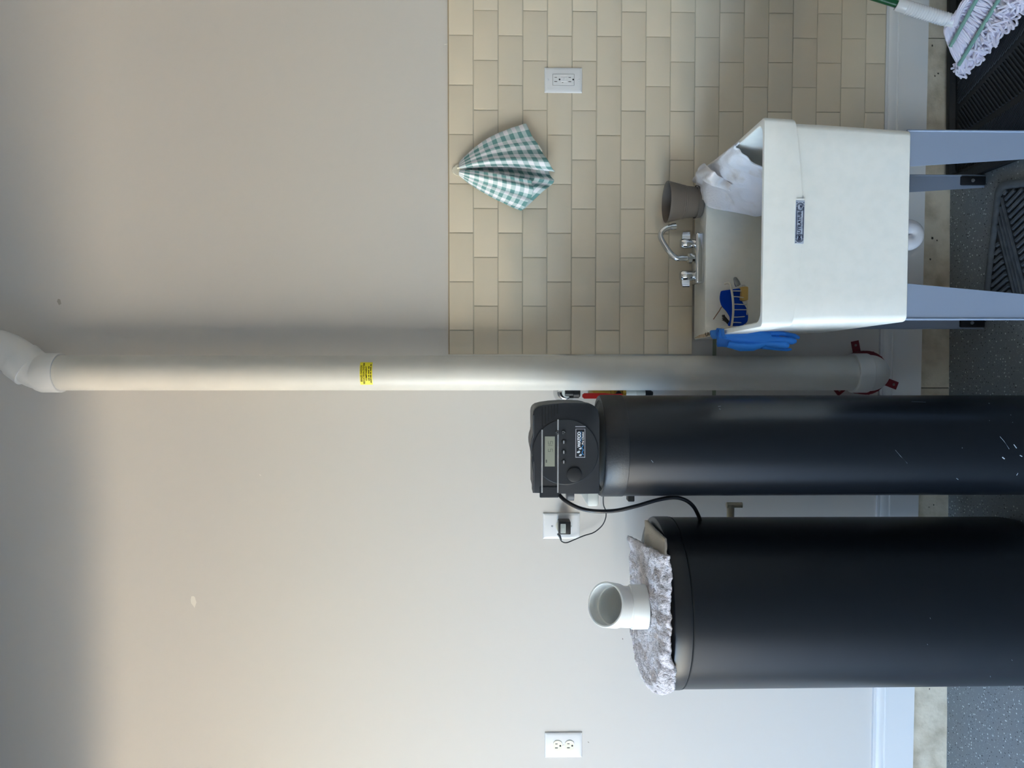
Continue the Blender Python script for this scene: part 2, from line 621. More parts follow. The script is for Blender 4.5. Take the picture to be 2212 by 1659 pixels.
# two lines of fine print too small to read: rows of word-length marks
for f, words in ((0.73, (5, 3, 6, 4)), (0.88, (7, 4, 3, 6, 3))):
    tot = sum(words) + len(words) - 1
    x = -tot * 0.0011
    for w in words:
        n = w * 2
        q = [[bm.verts.new(on_pipe(x + w * 0.0022 * i / n, zt - f * H + s * 0.0014, PR + 0.0010)) for s in (-1, 1)] for i in range(n + 1)]
        for i in range(n):
            bm.faces.new((q[i][0], q[i + 1][0], q[i + 1][1], q[i][1]))
        x += (w + 1) * 0.0022
obj('lettering', bm, mat('ink_brown', '#3a3208', rough=0.7), lab, smooth=False)

# red firestop collar round the elbow at the wall
M_red = mat('collar_red', '#6d0d1c', rough=0.5, bump=0.2, bscale=90)
fc = thing('firestop_collar', 'dark red metal firestop collar screwed to the wall round the pipe elbow', 'pipe collar', (PX, -0.002, 0.29))
bm = bmesh.new()
CZ = 0.292
lathe(bm, [(0.0600, -0.040), (0.0690, -0.040), (0.0700, -0.038), (0.0700, -0.002), (0.0600, -0.002), (0.0600, -0.040)], (PX, 0, CZ), (0, 1, 0), seg=40)
obj('band', bm, M_red, fc, angle=25)
for k in range(14):
    bm = bmesh.new()
    a = math.radians(k * 360 / 14 + 8)
    c = Vector((PX + 0.0702 * math.cos(a), -0.021, CZ + 0.0702 * math.sin(a)))
    bx(bm, -0.0012, 0.0012, -0.018, 0.018, -0.0006, 0.0006)
    bmesh.ops.transform(bm, matrix=Matrix.Translation(c) @ Matrix.Rotation(-a + math.pi / 2, 4, 'Y'), verts=bm.verts)
    obj('crimp', bm, M_red, fc, smooth=False)
for ang in (12, 130, 249):
    a = math.radians(ang)
    u, t = Vector((math.cos(a), 0, math.sin(a))), Vector((-math.sin(a), 0, math.cos(a)))
    o = Vector((PX, 0, CZ))
    dy = -0.0016 if ang < 200 else -0.0160
    bm = bmesh.new()
    loft(bm, [[o + u * r + t * w + Vector((0, y, 0)) for w, y in ((-0.0125, dy - 0.0020), (0.0125, dy - 0.0020), (0.0125, dy), (-0.0125, dy))] for r in (0.066, 0.104 if ang < 200 else 0.120)])
    tb = obj('tab', bm, M_red, fc, smooth=False)
    bm = bmesh.new()
    lathe(bm, [(0, -0.0058), (0.003, -0.0055), (0.0042, -0.004), (0.0042, -0.003), (0, -0.003)], o + u * (0.090 if ang < 200 else 0.107) + Vector((0, dy + 0.0016, 0)), (0, 1, 0), seg=12)
    obj('screw', bm, mat('screw_zinc', '#8c8682', rough=0.35, metal=0.8), tb)

# ================================================================== electrical plates
M_plate = mat('plate_white', '#dfe1e4', rough=0.3, spec=0.5)
M_recep = mat('receptacle_ivory', '#dedccc', rough=0.35)
M_recw = mat('receptacle_white', '#e4e5e6', rough=0.3)
M_dark = mat('slot_dark', '#0b0b0b', rough=0.8)
M_steel = mat('screw_steel', '#b9bcc0', rough=0.3, metal=0.9)

def plate_bm(cx, cz, w, h, y, holes):
    """bevelled plate: outline ring, raised flat"""
    bm = bmesh.new()
    def ring(dw, dz, yy):
        return [(cx + a * (w / 2 - dw), yy, cz + b * (h / 2 - dz)) for a, b in ((-1, -1), (1, -1), (1, 1), (-1, 1))]
    loft(bm, [ring(0, 0, y), ring(0, 0, y - 0.0022), ring(0.0016, 0.0016, y - 0.0040), ring(0.0075, 0.0075, y - 0.0062), ring(0.009, 0.009, y - 0.0065)])
    return bm

def slot(parent, x, z, w, h, y):
    bm = bmesh.new()
    bx(bm, x - w / 2, x + w / 2, y - 0.0003, y + 0.001, z - h / 2, z + h / 2)
    obj('slot', bm, M_dark, parent, smooth=False)

def ground_hole(parent, x, z, r, y):
    bm = bmesh.new()
    lathe(bm, [(0, -0.0003), (r, -0.0003), (r, 0.001), (0, 0.001)], (x, y, z), (0, 1, 0), seg=16)
    obj('ground_slot', bm, M_dark, parent, smooth=False)

def screw_at(parent, x, z, y, m=None):
    bm = bmesh.new()
    lathe(bm, [(0, -0.0012), (0.0022, -0.001), (0.0032, 0.0), (0.0032, 0.001), (0, 0.001)], (x, y, z), (0, 1, 0), seg=14)
    obj('screw', bm, m or M_steel, parent)

# GFCI outlet on the tiles
c = (W(1176, 147, -TT) + W(1257.5, 201, -TT)) / 2
gy = -TT
g = thing('gfci_outlet', 'white outlet with test and reset buttons mounted on the beige tiles', 'outlet', (c.x, gy, c.z))
obj('cover_plate', plate_bm(c.x, c.z, 0.0775, 0.1185, gy, None), M_plate, g, angle=20)
fy = gy - 0.0065
bm = bmesh.new()
bx(bm, c.x - 0.0178, c.x + 0.0178, fy - 0.0002, fy + 0.002, c.z - 0.0342, c.z + 0.0342)
obj('opening_gap', bm, mat('gap_grey', '#8c8f92', rough=0.8), g, smooth=False)
bm = bmesh.new()
bx(bm, c.x - 0.0166, c.x + 0.0166, fy - 0.0022, fy + 0.002, c.z - 0.0330, c.z + 0.0330, 0.0006, 1)
rec = obj('receptacle', bm, M_recw, g, smooth=False)
ry = fy - 0.0022
for dz in (0.0245, -0.0195):
    slot(rec, c.x + 0.0064, c.z + dz, 0.0014, 0.0075, ry)
    slot(rec, c.x - 0.0064, c.z + dz, 0.0018, 0.009, ry)
ground_hole(rec, c.x, c.z + 0.0125, 0.0026, ry)
ground_hole(rec, c.x, c.z - 0.0303, 0.0026, ry)
bm = bmesh.new()
bx(bm, c.x - 0.0075, c.x + 0.0082, ry - 0.0008, ry + 0.001, c.z - 0.0120, c.z + 0.0083, 0.0006, 1)
obj('button_frame', bm, M_recw, rec, smooth=False)
for z0, z1 in ((-0.0013, 0.0073), (-0.0108, -0.0022)):
    bm = bmesh.new()
    bx(bm, c.x - 0.0062, c.x + 0.0066, ry - 0.0019, ry, c.z + z0, c.z + z1, 0.0007, 1)
    obj('test_button', bm, M_plate, rec, smooth=False)
bm = bmesh.new()
bx(bm, c.x - 0.0105, c.x - 0.0090, ry - 0.0004, ry + 0.001, c.z + 0.0008, c.z + 0.0048)
obj('indicator', bm, mat('indicator_dark', '#4a4a4a', rough=0.5), rec, smooth=False)
for dz in (0.0485, -0.0485):
    screw_at(g, c.x, c.z + dz, fy, M_plate)

def face_outline(cx, cz, r, flat):
    pts = []
    for k in range(40):
        a = 2 * math.pi * k / 40
        pts.append((cx + r * math.cos(a), cz + max(-flat, min(flat, r * math.sin(a)))))
    return pts

def duplex(name, label, pxa, pya, pxb, pyb):
    c = (W(pxa, pya, 0) + W(pxb, pyb, 0)) / 2
    d = thing(name, label, 'outlet', (c.x, 0, c.z))
    obj('cover_plate', plate_bm(c.x, c.z, 0.083, 0.122, 0.0, None), M_plate, d, angle=20)
    for s in (1, -1):
        z = c.z + s * 0.0195
        bm = bmesh.new()
        prism(bm, face_outline(c.x, z, 0.0172, 0.0143), -0.0085, -0.002, 0.0005, 1)
        f = obj('receptacle', bm, M_recep, d)
        slot(f, c.x + 0.0066, z + 0.004, 0.0022, 0.0075, -0.0085)
        slot(f, c.x - 0.0066, z + 0.004, 0.0026, 0.009, -0.0085)
        ground_hole(f, c.x, z - 0.0085, 0.0029, -0.0085)
    screw_at(d, c.x, c.z, -0.0065)
    return c
duplex('wall_outlet', 'white duplex outlet alone on the painted wall beyond the brine tank', 1176, 1580, 1258, 1636)
cw = (W(1172, 1107, 0) + W(1253, 1164, 0)) / 2
d = thing('wall_outlet', 'white single-socket outlet plate with a black power adapter plugged in', 'outlet', (cw.x, 0, cw.z))
obj('cover_plate', plate_bm(cw.x, cw.z, 0.083, 0.1195, 0.0, None), M_plate, d, angle=20)
bm = bmesh.new()
prism(bm, face_outline(cw.x, cw.z, 0.0185, 0.0185), -0.0085, -0.002, 0.0005, 1)
obj('receptacle', bm, M_recep, d)
for dz in (0.0305, -0.0305):
    screw_at(d, cw.x, cw.z + dz, -0.0065)

# black plug-in adapter and its cord
M_blk = mat('plastic_black', '#16171a', rough=0.42, spec=0.4)
ad = thing('power_adapter', 'small black plug-in power adapter with silver sticker and thin cord', 'adapter', (cw.x, -0.0085, cw.z))
A1, A2 = W(1207, 1127, -0.055), W(1233, 1155, -0.055)
bm = bmesh.new()
x0, x1 = min(A1.x, A2.x), max(A1.x, A2.x)
z0, z1 = min(A1.z, A2.z), max(A1.z, A2.z)
bx(bm, x0, x1, -0.056, -0.0092, z0, z1, 0.003, 2)
body = obj('body', bm, M_blk, ad)
bm = bmesh.new()
sx0, sx1 = W(1217, 1152, -0.056).x, W(1217, 1132, -0.056).x
sz0, sz1 = W(1222, 1140, -0.056).z, W(1211, 1140, -0.056).z
bx(bm, sx0, sx1, -0.0563, -0.0558, sz0, sz1)
st = obj('sticker', bm, mat('sticker_silver', '#b4bbb8', rough=0.4), body, smooth=False)
bm = bmesh.new()
random.seed(5)
for k in range(5):
    zz = sz1 - 0.0022 - k * (sz1 - sz0 - 0.004) / 5
    bx(bm, sx0 + 0.004 + 0.012 * (k % 2), sx1 - 0.002, -0.0566, -0.0563, zz - 0.0006, zz + 0.0003)
obj('print', bm, mat('print_grey', '#5a605f', rough=0.7), st, smooth=False)
cp = [W(1209, 1155, -0.03), W(1211, 1166, -0.028), W(1216, 1171, -0.025), W(1225, 1172, -0.022), W(1240, 1166, -0.02), W(1262, 1157, -0.02), W(1283, 1150, -0.022),
      W(1300, 1136, -0.03), W(1308, 1120, -0.05), W(1309, 1105, -0.08), W(1304, 1092, -0.12), W(1303, 1078, -0.2), W(1304, 1066, -0.28)]
bm = bmesh.new()
tube(bm, smooth_path(cp, 8), 0.0019, seg=8)
cord = obj('cord', bm, M_blk, ad)
bm = bmesh.new()
tube(bm, [W(1206, 1153, -0.032), W(1209, 1158, -0.03), W(1212, 1166, -0.028)], [0.0045, 0.004, 0.0026], seg=10)
obj('strain_relief', bm, M_blk, ad)

# ================================================================== water softener
M_jack = mat('jacket_black', '#0d1117', rough=0.3, spec=0.5, bump=0.06, bscale=40, bdist=0.002)
M_jtop = mat('jacket_edge', '#5d5f60', rough=0.7)
M_band = mat('jacket_collar', '#181c22', rough=0.42, bump=0.4, bscale=180, bdist=0.001)
SX, SY, SR, SZ = -0.2430, -0.41, 0.1325, 1.197
fz = floor_z(SX)
ws = thing('water_softener', 'tall black water softener tank with control head on top', 'water softener', (SX, SY, fz))
bm = bmesh.new()
lathe(bm, [(0, fz + 0.002), (SR - 0.018, fz + 0.002), (SR - 0.006, fz + 0.008), (SR, fz + 0.03), (SR, SZ - 0.003), (SR - 0.004, SZ), (SR - 0.012, SZ), (SR - 0.012, SZ - 0.02)], (SX, SY, 0), seg=96)
jk = obj('tank_jacket', bm, M_jack, ws)
bm = bmesh.new()
lathe(bm, [(SR + 0.0006, SZ - 0.058), (SR + 0.0014, SZ - 0.057), (SR + 0.0014, SZ - 0.004), (SR - 0.002, SZ + 0.0012), (SR - 0.010, SZ + 0.0012)], (SX, SY, 0), seg=96)
obj('jacket_collar', bm, M_band, jk)
bm = bmesh.new()
lathe(bm, [(SR - 0.001, SZ + 0.0005), (SR - 0.013, SZ - 0.001), (SR - 0.02, SZ - 0.006), (SR - 0.05, SZ + 0.005), (0.05, SZ + 0.012), (0.05, SZ + 0.06), (0, SZ + 0.06)], (SX, SY, 0), seg=72)
obj('tank_dome', bm, M_jtop, ws)
# pale scratches on the jacket
M_scr = mat('scratch_pale', '#9aa3ab', rough=0.6)
def on_tank(px, py, cx, cy, r):
    d = ray(px, py); o = CAM - Vector((cx, cy, 0))
    a = d.x * d.x + d.y * d.y; b = 2 * (o.x * d.x + o.y * d.y); c = o.x * o.x + o.y * o.y - r * r
    t = (-b - math.sqrt(max(0, b * b - 4 * a * c))) / (2 * a)
    return CAM + d * t
def scratch(parent, pts, cx, cy, r, w):
    bm = bmesh.new()
    tube(bm, [on_tank(x, y, cx, cy, r) for x, y in pts], w, seg=4)
    obj('scratch', bm, M_scr, parent, smooth=False)
for pts, w in ((((1934, 972), (1945, 985), (1960, 1001)), 0.0003), (((1969, 867.5), (2000, 869)), 0.0004), (((1551, 878), (1557, 877.5)), 0.0007), (((1553, 883), (1557, 884)), 0.0006),
               (((2165, 987), (2170, 991)), 0.0016), (((2160, 943), (2168, 952), (2180, 970)), 0.0005), (((2190, 960), (2196, 968)), 0.0010), (((2203, 983), (2208, 986)), 0.0012),
               (((2135, 871), (2138, 872)), 0.0012), (((2196, 1027), (2199, 1022)), 0.0008), (((2066, 1033), (2070, 1036)), 0.0008), (((1407, 994), (1411, 999)), 0.0006),
               (((2183, 896), (2184, 897)), 0.0009), (((2187, 912), (2188, 913)), 0.0009), (((2137, 908), (2138, 909)), 0.0008), (((2078, 967), (2079, 968)), 0.0008)):
    scratch(jk, pts, SX, SY, SR, w)

# control head
HY = -0.535
def hp(cx, cy, y=HY):
    p = W(1120 + cx / 4.4833, 830 + cy / 4.4837, y)
    return (p.x, p.z)
M_head = mat('head_plastic', '#23262b', rough=0.42, spec=0.4, bump=0.05, bscale=400, bdist=0.0005)
M_headd = mat('head_dark', '#17181b', rough=0.5)
M_silver = mat('silver_trim', '#c3c4c6', rough=0.25, metal=0.85)
outl = [(140, 1055), (140, 860), (140, 740), (128, 690), (118, 640), (116, 595), (122, 545), (135, 505), (140, 470), (138, 400), (138, 300), (143, 265), (158, 238), (185, 218), (240, 203),
        (330, 190), (450, 181), (560, 181), (660, 186), (710, 196), (745, 216), (768, 248), (780, 285), (784, 340), (785, 600), (785, 1062), (600, 1062), (390, 1060)]
bm = bmesh.new()
prism(bm, [hp(*p) for p in outl], HY, -0.47, 0.003, 2)
head = obj('head_cover', bm, M_head, ws, angle=30)
bm = bmesh.new()
cxh, czh = hp(462, 620)
prism(bm, [(cxh + (x - cxh) * 0.975, czh + (z - czh) * 0.975) for x, z in [hp(*p) for p in outl]], -0.4705, -0.35, 0, 2)
obj('head_back', bm, M_headd, ws, angle=30)
# thin bright edge along the top of the cover
bm = bmesh.new()
e = [hp(x, y) for x, y in ((150, 1050), (150, 740), (137, 690), (127, 640), (125, 595), (131, 545), (145, 505), (148, 470), (147, 400), (147, 300))]
tube(bm, [(x, HY - 0.0003, z) for x, z in e], 0.0007, seg=6)
obj('edge_line', bm, M_silver, head)
# round dial face
dcx, dcz = hp(455, 655)
rd = abs(hp(455, 335)[0] - dcx)
bm = bmesh.new()
lathe(bm, [(rd, 0.002), (rd, -0.0012), (rd - 0.0018, -0.0028), (0, -0.0028)], (dcx, HY, dcz), (0, 1, 0), seg=96)
dial = obj('dial_face', bm, M_head, head)
FY = HY - 0.0028
def hrect(name, x0, x1, y0, y1, t, m, parent, bev=0.0, base=FY):
    """box from head-crop coordinates; t = how far it stands out"""
    a, b = hp(x0, y0, base), hp(x1, y1, base)
    bm = bmesh.new()
    bx(bm, min(a[0], b[0]), max(a[0], b[0]), base - t, base + 0.0012, min(a[1], b[1]), max(a[1], b[1]), bev, 1)
    return obj(name, bm, m, parent, smooth=False)
# display bar that wraps the side
hrect('display_bar', 205, 390, 990, 1098, 0.0035, M_head, head, 0.002, HY)
for xx, ya, yb in ((228, 440, 1052), (382, 340, 1052)):
    hrect('silver_strip', xx - 7, xx + 7, ya, yb, 0.0018, M_silver, head, 0.0006)
M_lcdf = mat('lcd_glass', '#8d9083', rough=0.25, spec=0.5)
M_seg = mat('lcd_segment', '#4c5048', rough=0.5)
hrect('display_recess', 248, 357, 498, 802, 0.0004, M_headd, head)
lcd = hrect('display', 255, 351, 505, 796, 0.0010, M_lcdf, head)
ly = FY - 0.0010
SEG = {'5': 'afgcd', '1': 'bc'}
def digit(bm, ch, x, z, w, h):
    t = 0.0009
    S = {'a': (x, x + w, z + h - t, z + h), 'g': (x, x + w, z + h / 2 - t / 2, z + h / 2 + t / 2), 'd': (x, x + w, z, z + t),
         'f': (x, x + t, z + h / 2, z + h), 'b': (x + w - t, x + w, z + h / 2, z + h), 'e': (x, x + t, z, z + h / 2), 'c': (x + w - t, x + w, z, z + h / 2)}
    for s in SEG[ch]:
        a, b, c_, d_ = S[s]
        bx(bm, a, b, ly - 0.0003, ly, c_, d_)
bm = bmesh.new()
zz = hp(330, 600)[1]
for ch, yc in (('5', 652), ('1', 616), ('5', 578)):
    xx = hp(330, yc)[0]
    digit(bm, ch, xx, zz, 0.0072, 0.0112)
obj('time_digits', bm, M_seg, lcd, smooth=False)
hrect('day_mark', 264, 276, 730, 760, 0.0003, M_seg, lcd, 0, ly)
# round buttons
def hbutton(x, y, r, depth, m, name, glyph=None):
    px, pz = hp(x, y, FY)
    bm = bmesh.new()
    lathe(bm, [(r * 1.12, 0.0005), (r * 1.12, -0.0002), (r, -0.0002), (r, -depth), (r * 0.86, -depth - 0.0008), (0, -depth - 0.0008)], (px, FY, pz), (0, 1, 0), seg=32)
    o = obj(name, bm, m, head)
    if glyph:
        gb = bmesh.new()
        y = FY - depth - 0.0011
        if glyph == 'bar':
            bx(gb, px - 0.0035, px + 0.0035, y, y + 0.0004, pz - 0.0009, pz + 0.0009)
        else:
            s = 1 if glyph == 'up' else -1
            tri = [Vector((px - 0.0033, y, pz - s * 0.003)), Vector((px + 0.0033, y, pz - s * 0.003)), Vector((px, y, pz + s * 0.0035))]
            tube(gb, tri, 0.0004, seg=4, closed=True)
        obj('symbol', gb, mat('button_print', '#b9bcc0', rough=0.5), o, smooth=False)
    return o
hbutton(374, 466, 0.0056, 0.0022, M_headd, 'button', 'up')
hbutton(437, 466, 0.0056, 0.0022, M_headd, 'button', 'down')
for yy in (560, 657, 752):
    hbutton(438, yy, 0.0056, 0.0022, M_headd, 'button', 'bar')
hbutton(538, 875, 0.0180, 0.004, M_headd, 'knob')
# maker's badge
hrect('badge_bar', 550, 650, 406, 415, 0.0006, mat('badge_silver', '#9b9aa2', rough=0.4), head)
bd = hrect('badge', 552, 646, 430, 711, 0.0010, mat('badge_silver', '#9b9aa2', rough=0.4), head, 0.0003)
by = FY - 0.0010
bf = hrect('badge_field', 560, 639, 438, 703, 0.0004, mat('badge_navy', '#0c0f18', rough=0.35), bd, 0, by)
by -= 0.0004
x, z = hp(588, 535, by)
obj('lettering', on_front(text_bm('WATCO', 0.0103, bold=0.0005, spacing=0.95), x, by - 0.0003, z), mat('badge_white', '#eceef0', rough=0.4), bd, smooth=False)
x, z = hp(624, 523, by)
t = text_bm('Pro Choice', 0.0068, bold=0.00015)
for v in t.verts: v.co.x += v.co.y * 0.25
obj('lettering', on_front(t, x, by - 0.0003, z), mat('badge_white', '#eceef0', rough=0.4), bd, smooth=False)
a, b = hp(607, 455, by), hp(607, 560, by)
bm = bmesh.new()
bx(bm, b[0], a[0], by - 0.0003, by, a[1] - 0.0005, a[1] + 0.0005)
obj('underline', bm, mat('badge_blue', '#2a86c8', rough=0.4), bd, smooth=False)
bm = bmesh.new()
w1 = []
for k in range(25):
    t_ = k / 24
    yy = 590 + 110 * t_ * 0.86
    xx = 622 - 14 * abs(math.sin(t_ * 2 * math.pi)) + 8
    p = hp(xx, yy, by)
    w1.append(Vector((p[0], by - 0.0003, p[1])))
tube(bm, w1, 0.0010, seg=5)
obj('wave', bm, mat('badge_blue', '#2a86c8', rough=0.4), bd, smooth=False)
for (xx, yy, s) in ((585, 655, 0.0030), (603, 685, 0.0026), (602, 622, 0.0026)):
    p = hp(xx, yy, by)
    bm = bmesh.new()
    pts = []
    for k in range(16):
        a = 2 * math.pi * k / 16
        rr = s * (1 + 0.75 * max(0, math.cos(a)) ** 6)
        pts.append((p[0] + rr * math.sin(a) - 0.25 * rr * math.cos(a), by - 0.0004, p[1] + rr * math.cos(a)))
    bm.faces.new([bm.verts.new(q) for q in pts])
    obj('drop', bm, mat('badge_pale', '#cfd6dc', rough=0.4), bd, smooth=False)
# ribbed vents on the shoulder
for k in range(6):
    xx = 232 + k * 29
    ya = 222 - k * 6
    yb = ya + 185 - k * 18
    hrect('vent_groove', xx - 7, xx + 7, ya, yb, 0.0002, mat('groove_black', '#060607', rough=0.8), head, 0, HY)
# valve body behind the cover, with pale bypass fittings either side
M_white = mat('fitting_white', '#d6d9d4', rough=0.4)
bm = bmesh.new()
lathe(bm, [(0.058, SZ), (0.058, SZ + 0.03), (0.05, SZ + 0.05), (0.05, SZ + 0.16), (0, SZ + 0.16)], (SX, SY, 0), seg=40)
obj('valve_body', bm, M_headd, ws)
bm = bmesh.new()
p, q = W(1240, 1062, -0.25), W(1355, 1062, -0.25)
tube(bm, [(p.x + 0.02, -0.25, p.z), (p.x + 0.02, -0.25, q.z)], 0.026, seg=20)
bx(bm, p.x - 0.012, p.x + 0.06, -0.40, -0.24, p.z - 0.05, p.z - 0.02, 0.006, 2)
byp = obj('bypass_valve', bm, M_white, ws)
bm = bmesh.new()
lathe(bm, [(0, 0.0), (0.018, 0.0), (0.018, 0.018), (0.014, 0.022), (0, 0.022)], (p.x - 0.004, -0.27, p.z + 0.003), (0, 0, 1), seg=20)
obj('cap', bm, mat('cap_grey', '#4b4d52', rough=0.5), byp)
bm = bmesh.new()
bx(bm, p.x - 0.022, p.x - 0.004, -0.29, -0.26, W(1368, 1076, -0.27).z, W(1354, 1076, -0.27).z, 0.002, 1)
obj('clip', bm, M_blk, byp)

# black brine hose from the head down to the brine tank
hs = [W(1203, 1052, -0.40), W(1208, 1068, -0.40), W(1222, 1082, -0.41), W(1250, 1097, -0.42), (W(1285, 1104, -0.43)), W(1330, 1103, -0.43), W(1375, 1093, -0.43), W(1420, 1080, -0.42), W(1455, 1074.5, -0.41),
      W(1480, 1080, -0.40), W(1497, 1093, -0.385), W(1507, 1110, -0.37), W(1514, 1128, -0.35)]
bm = bmesh.new()
tube(bm, smooth_path(hs, 8), 0.0052, seg=12)
one('brine_hose', bm, mat('hose_black', '#15151a', rough=0.3, spec=0.5), 'black rubber hose looping from the softener head into the brine tank', 'hose', hs[0])

# ================================================================== brine tank
M_brine = mat('brine_black', '#0e1218', rough=0.36, spec=0.45, bump=0.05, bscale=30, bdist=0.002)
BX, BY, BR = -0.6826, -0.342, 0.2270
bz = floor_z(BX - BR)
bt = thing('brine_tank', 'wide black round brine tank with lid standing left of the softener', 'tank', (BX, BY, bz))
bm = bmesh.new()
lathe(bm, [(0, bz + 0.004), (BR - 0.04, bz + 0.004), (BR - 0.018, bz + 0.012), (BR - 0.006, bz + 0.035), (BR - 0.002, bz + 0.06), (BR, 0.985), (0, 0.985)], (BX, BY, 0), seg=120)
tb = obj('tank', bm, M_brine, bt)
bm = bmesh.new()
lathe(bm, [(BR - 0.004, 0.9845), (BR + 0.0006, 0.9845), (BR + 0.0022, 0.9865), (BR + 0.0022, 1.025), (BR + 0.0004, 1.0290), (BR - 0.004, 1.0308), (BR - 0.05, 1.0325), (0, 1.0335)], (BX, BY, 0), seg=120)
lid = obj('lid', bm, M_brine, bt)
bm = bmesh.new()
lathe(bm, [(BR + 0.0012, 0.9815), (BR + 0.0012, 0.9842), (BR - 0.003, 0.9842)], (BX, BY, 0), seg=120)
obj('lid_seam', bm, M_dark, lid)
for pts, w in ((((2009, 1334), (2010, 1337)), 0.0004), (((2003, 1391), (2004, 1393)), 0.0004), (((1480, 1441), (1482, 1443)), 0.0005), (((2185, 1425), (2187, 1427)), 0.0005), (((2139, 1460), (2140, 1463)), 0.0005)):
    scratch(tb, pts, BX, BY, BR, w)
# overflow elbow on the side of the tank
bm = bmesh.new()
oz = W(1578, 1100, -0.2).z
tube(bm, [(BX + 0.175, -0.2, oz), (BX + 0.238, -0.2, oz)], 0.011, seg=14)
tube(bm, [(BX + 0.236, -0.2, oz + 0.012), (BX + 0.236, -0.2, oz - 0.034)], 0.0085, seg=14)
obj('overflow_elbow', bm, mat('elbow_cream', '#c9c2ac', rough=0.5), bt)

# ================================================================== supply fittings between pipe and softener
M_chrome = mat('chrome', '#d9dbdd', rough=0.08, metal=1.0)
M_brass = mat('brass', '#a8893f', rough=0.3, metal=0.9)
M_lever = mat('lever_red', '#a01412', rough=0.4)
p = W(1221, 848, -0.035)
es = thing('hose_bib', 'chrome wall escutcheon with a black spigot showing between pipe and softener head', 'spigot', (p.x, 0, p.z))
bm = bmesh.new()
lathe(bm, [(0.036, 0.0), (0.036, -0.004), (0.030, -0.022), (0.022, -0.034), (0.017, -0.036), (0, -0.036)], (p.x, -0.0005, p.z), (0, 1, 0), seg=48)
obj('escutcheon', bm, M_chrome, es)
bm = bmesh.new()
lathe(bm, [(0.015, -0.034), (0.0155, -0.052), (0, -0.052)], (p.x, 0, p.z - 0.004), (0, 1, 0), seg=24)
obj('stub', bm, M_white, es)
bm = bmesh.new()
lathe(bm, [(0, 0.014), (0.010, 0.013), (0.011, 0.0), (0.011, -0.012), (0.016, -0.013), (0.016, -0.030), (0.012, -0.034), (0, -0.034)], (p.x, -0.06, p.z - 0.010), (0, 0, 1), seg=16)
for s in (-1, 1):
    bx(bm, p.x + s * 0.013 - 0.003, p.x + s * 0.013 + 0.003, -0.066, -0.054, p.z - 0.040, p.z - 0.010)
obj('spigot', bm, M_blk, es)

p = W(1333, 850, -0.06)
bv = thing('ball_valve', 'brass ball valve with a red lever on a white water line behind the softener', 'valve', (p.x, -0.06, p.z))
zt_, zb_ = W(1318, 850, -0.06).z, W(1351, 850, -0.06).z
bm = bmesh.new()
lathe(bm, [(0, zb_), (0.016, zb_), (0.016, zb_ + 0.010), (0.013, zb_ + 0.012), (0.019, (zt_ + zb_) / 2), (0.013, zt_ - 0.012), (0.016, zt_ - 0.010), (0.016, zt_), (0, zt_)], (p.x, -0.06, 0), seg=12)
obj('body', bm, M_brass, bv)
bm = bmesh.new()
lathe(bm, [(0, -0.026), (0.008, -0.026), (0.009, -0.018), (0.009, 0.0), (0, 0.0)], (p.x, -0.06, (zt_ + zb_) / 2), (0, 1, 0), seg=12)
obj('stem', bm, M_blk, bv)
bm = bmesh.new()
zl = W(1258, 850, -0.09).z
loft(bm, [[(p.x - 0.006 + dx, -0.088 + dy, z) for dx, dy in ((-w, -0.002), (w, -0.002), (w, 0.002), (-w, 0.002))] for z, w in (((zt_ + zb_) / 2 - 0.01, 0.007), (zt_, 0.006), (zt_ + 0.02, 0.0085), (zl - 0.006, 0.0085), (zl, 0.004))])
obj('lever', bm, M_lever, bv)
bm = bmesh.new()
zc = W(1395, 848, -0.06).z
tube(bm, [(p.x, -0.06, zb_ + 0.002), (p.x, -0.06, zc)], 0.0115, seg=18)
obj('water_line', bm, M_white, bv)
bm = bmesh.new()
tube(bm, [(p.x, -0.06, W(1374, 848, -0.06).z), (p.x, -0.06, W(1391, 848, -0.06).z)], 0.0145, seg=18)
obj('coupling', bm, mat('coupling_grey', '#bfc2bd', rough=0.4), bv)
bm = bmesh.new()
lathe(bm, [(0, zc + 0.003), (0.012, zc + 0.003), (0.012, zc - 0.012), (0.006, zc - 0.022), (0, zc - 0.022)], (p.x, -0.06, 0), seg=16)
obj('end_cap', bm, M_blk, bv)
bm = bmesh.new()
tube(bm, [(p.x, -0.06, zt_ - 0.002), (p.x, -0.06, zt_ + 0.03), (p.x, -0.055, zt_ + 0.045), (p.x, -0.03, zt_ + 0.052), (p.x, 0.0, zt_ + 0.052)], 0.010, seg=14)
obj('supply_stub', bm, M_brass, bv)

# ================================================================== laundry tub
M_tub = mat('tub_plastic', '#ebebe5', rough=0.42, spec=0.4, bump=0.08, bscale=60, bdist=0.0015, col2='#e6e7e1', cscale=40, cmin=0.4, cmax=0.75)
M_leg = mat('leg_steel', '#8e9bb0', rough=0.4, spec=0.5, metal=0.1)
RZ = 0.842
XLT, XRT, YFT, YBT = 0.0618, 0.5530, -0.612, -0.024
def subrect(x0, x1, y0, y1, r, n=10, seg=4):
    """rounded rectangle with subdivided sides, counter-clockwise from the right side"""
    c = rrect(x0, x1, y0, y1, r, seg)
    out = []
    for i, p in enumerate(c):
        q = c[(i + 1) % len(c)]
        out.append(p)
        if i % (seg + 1) == seg:
            for k in range(1, n):
                out.append((p[0] + (q[0] - p[0]) * k / n, p[1] + (q[1] - p[1]) * k / n))
    return out
def shear(x, y):
    """the tub is a little wider towards the wall on its left side"""
    k = (x - XRT) / (XLT - XRT)
    return x - k * 0.026 * (y - YFT)
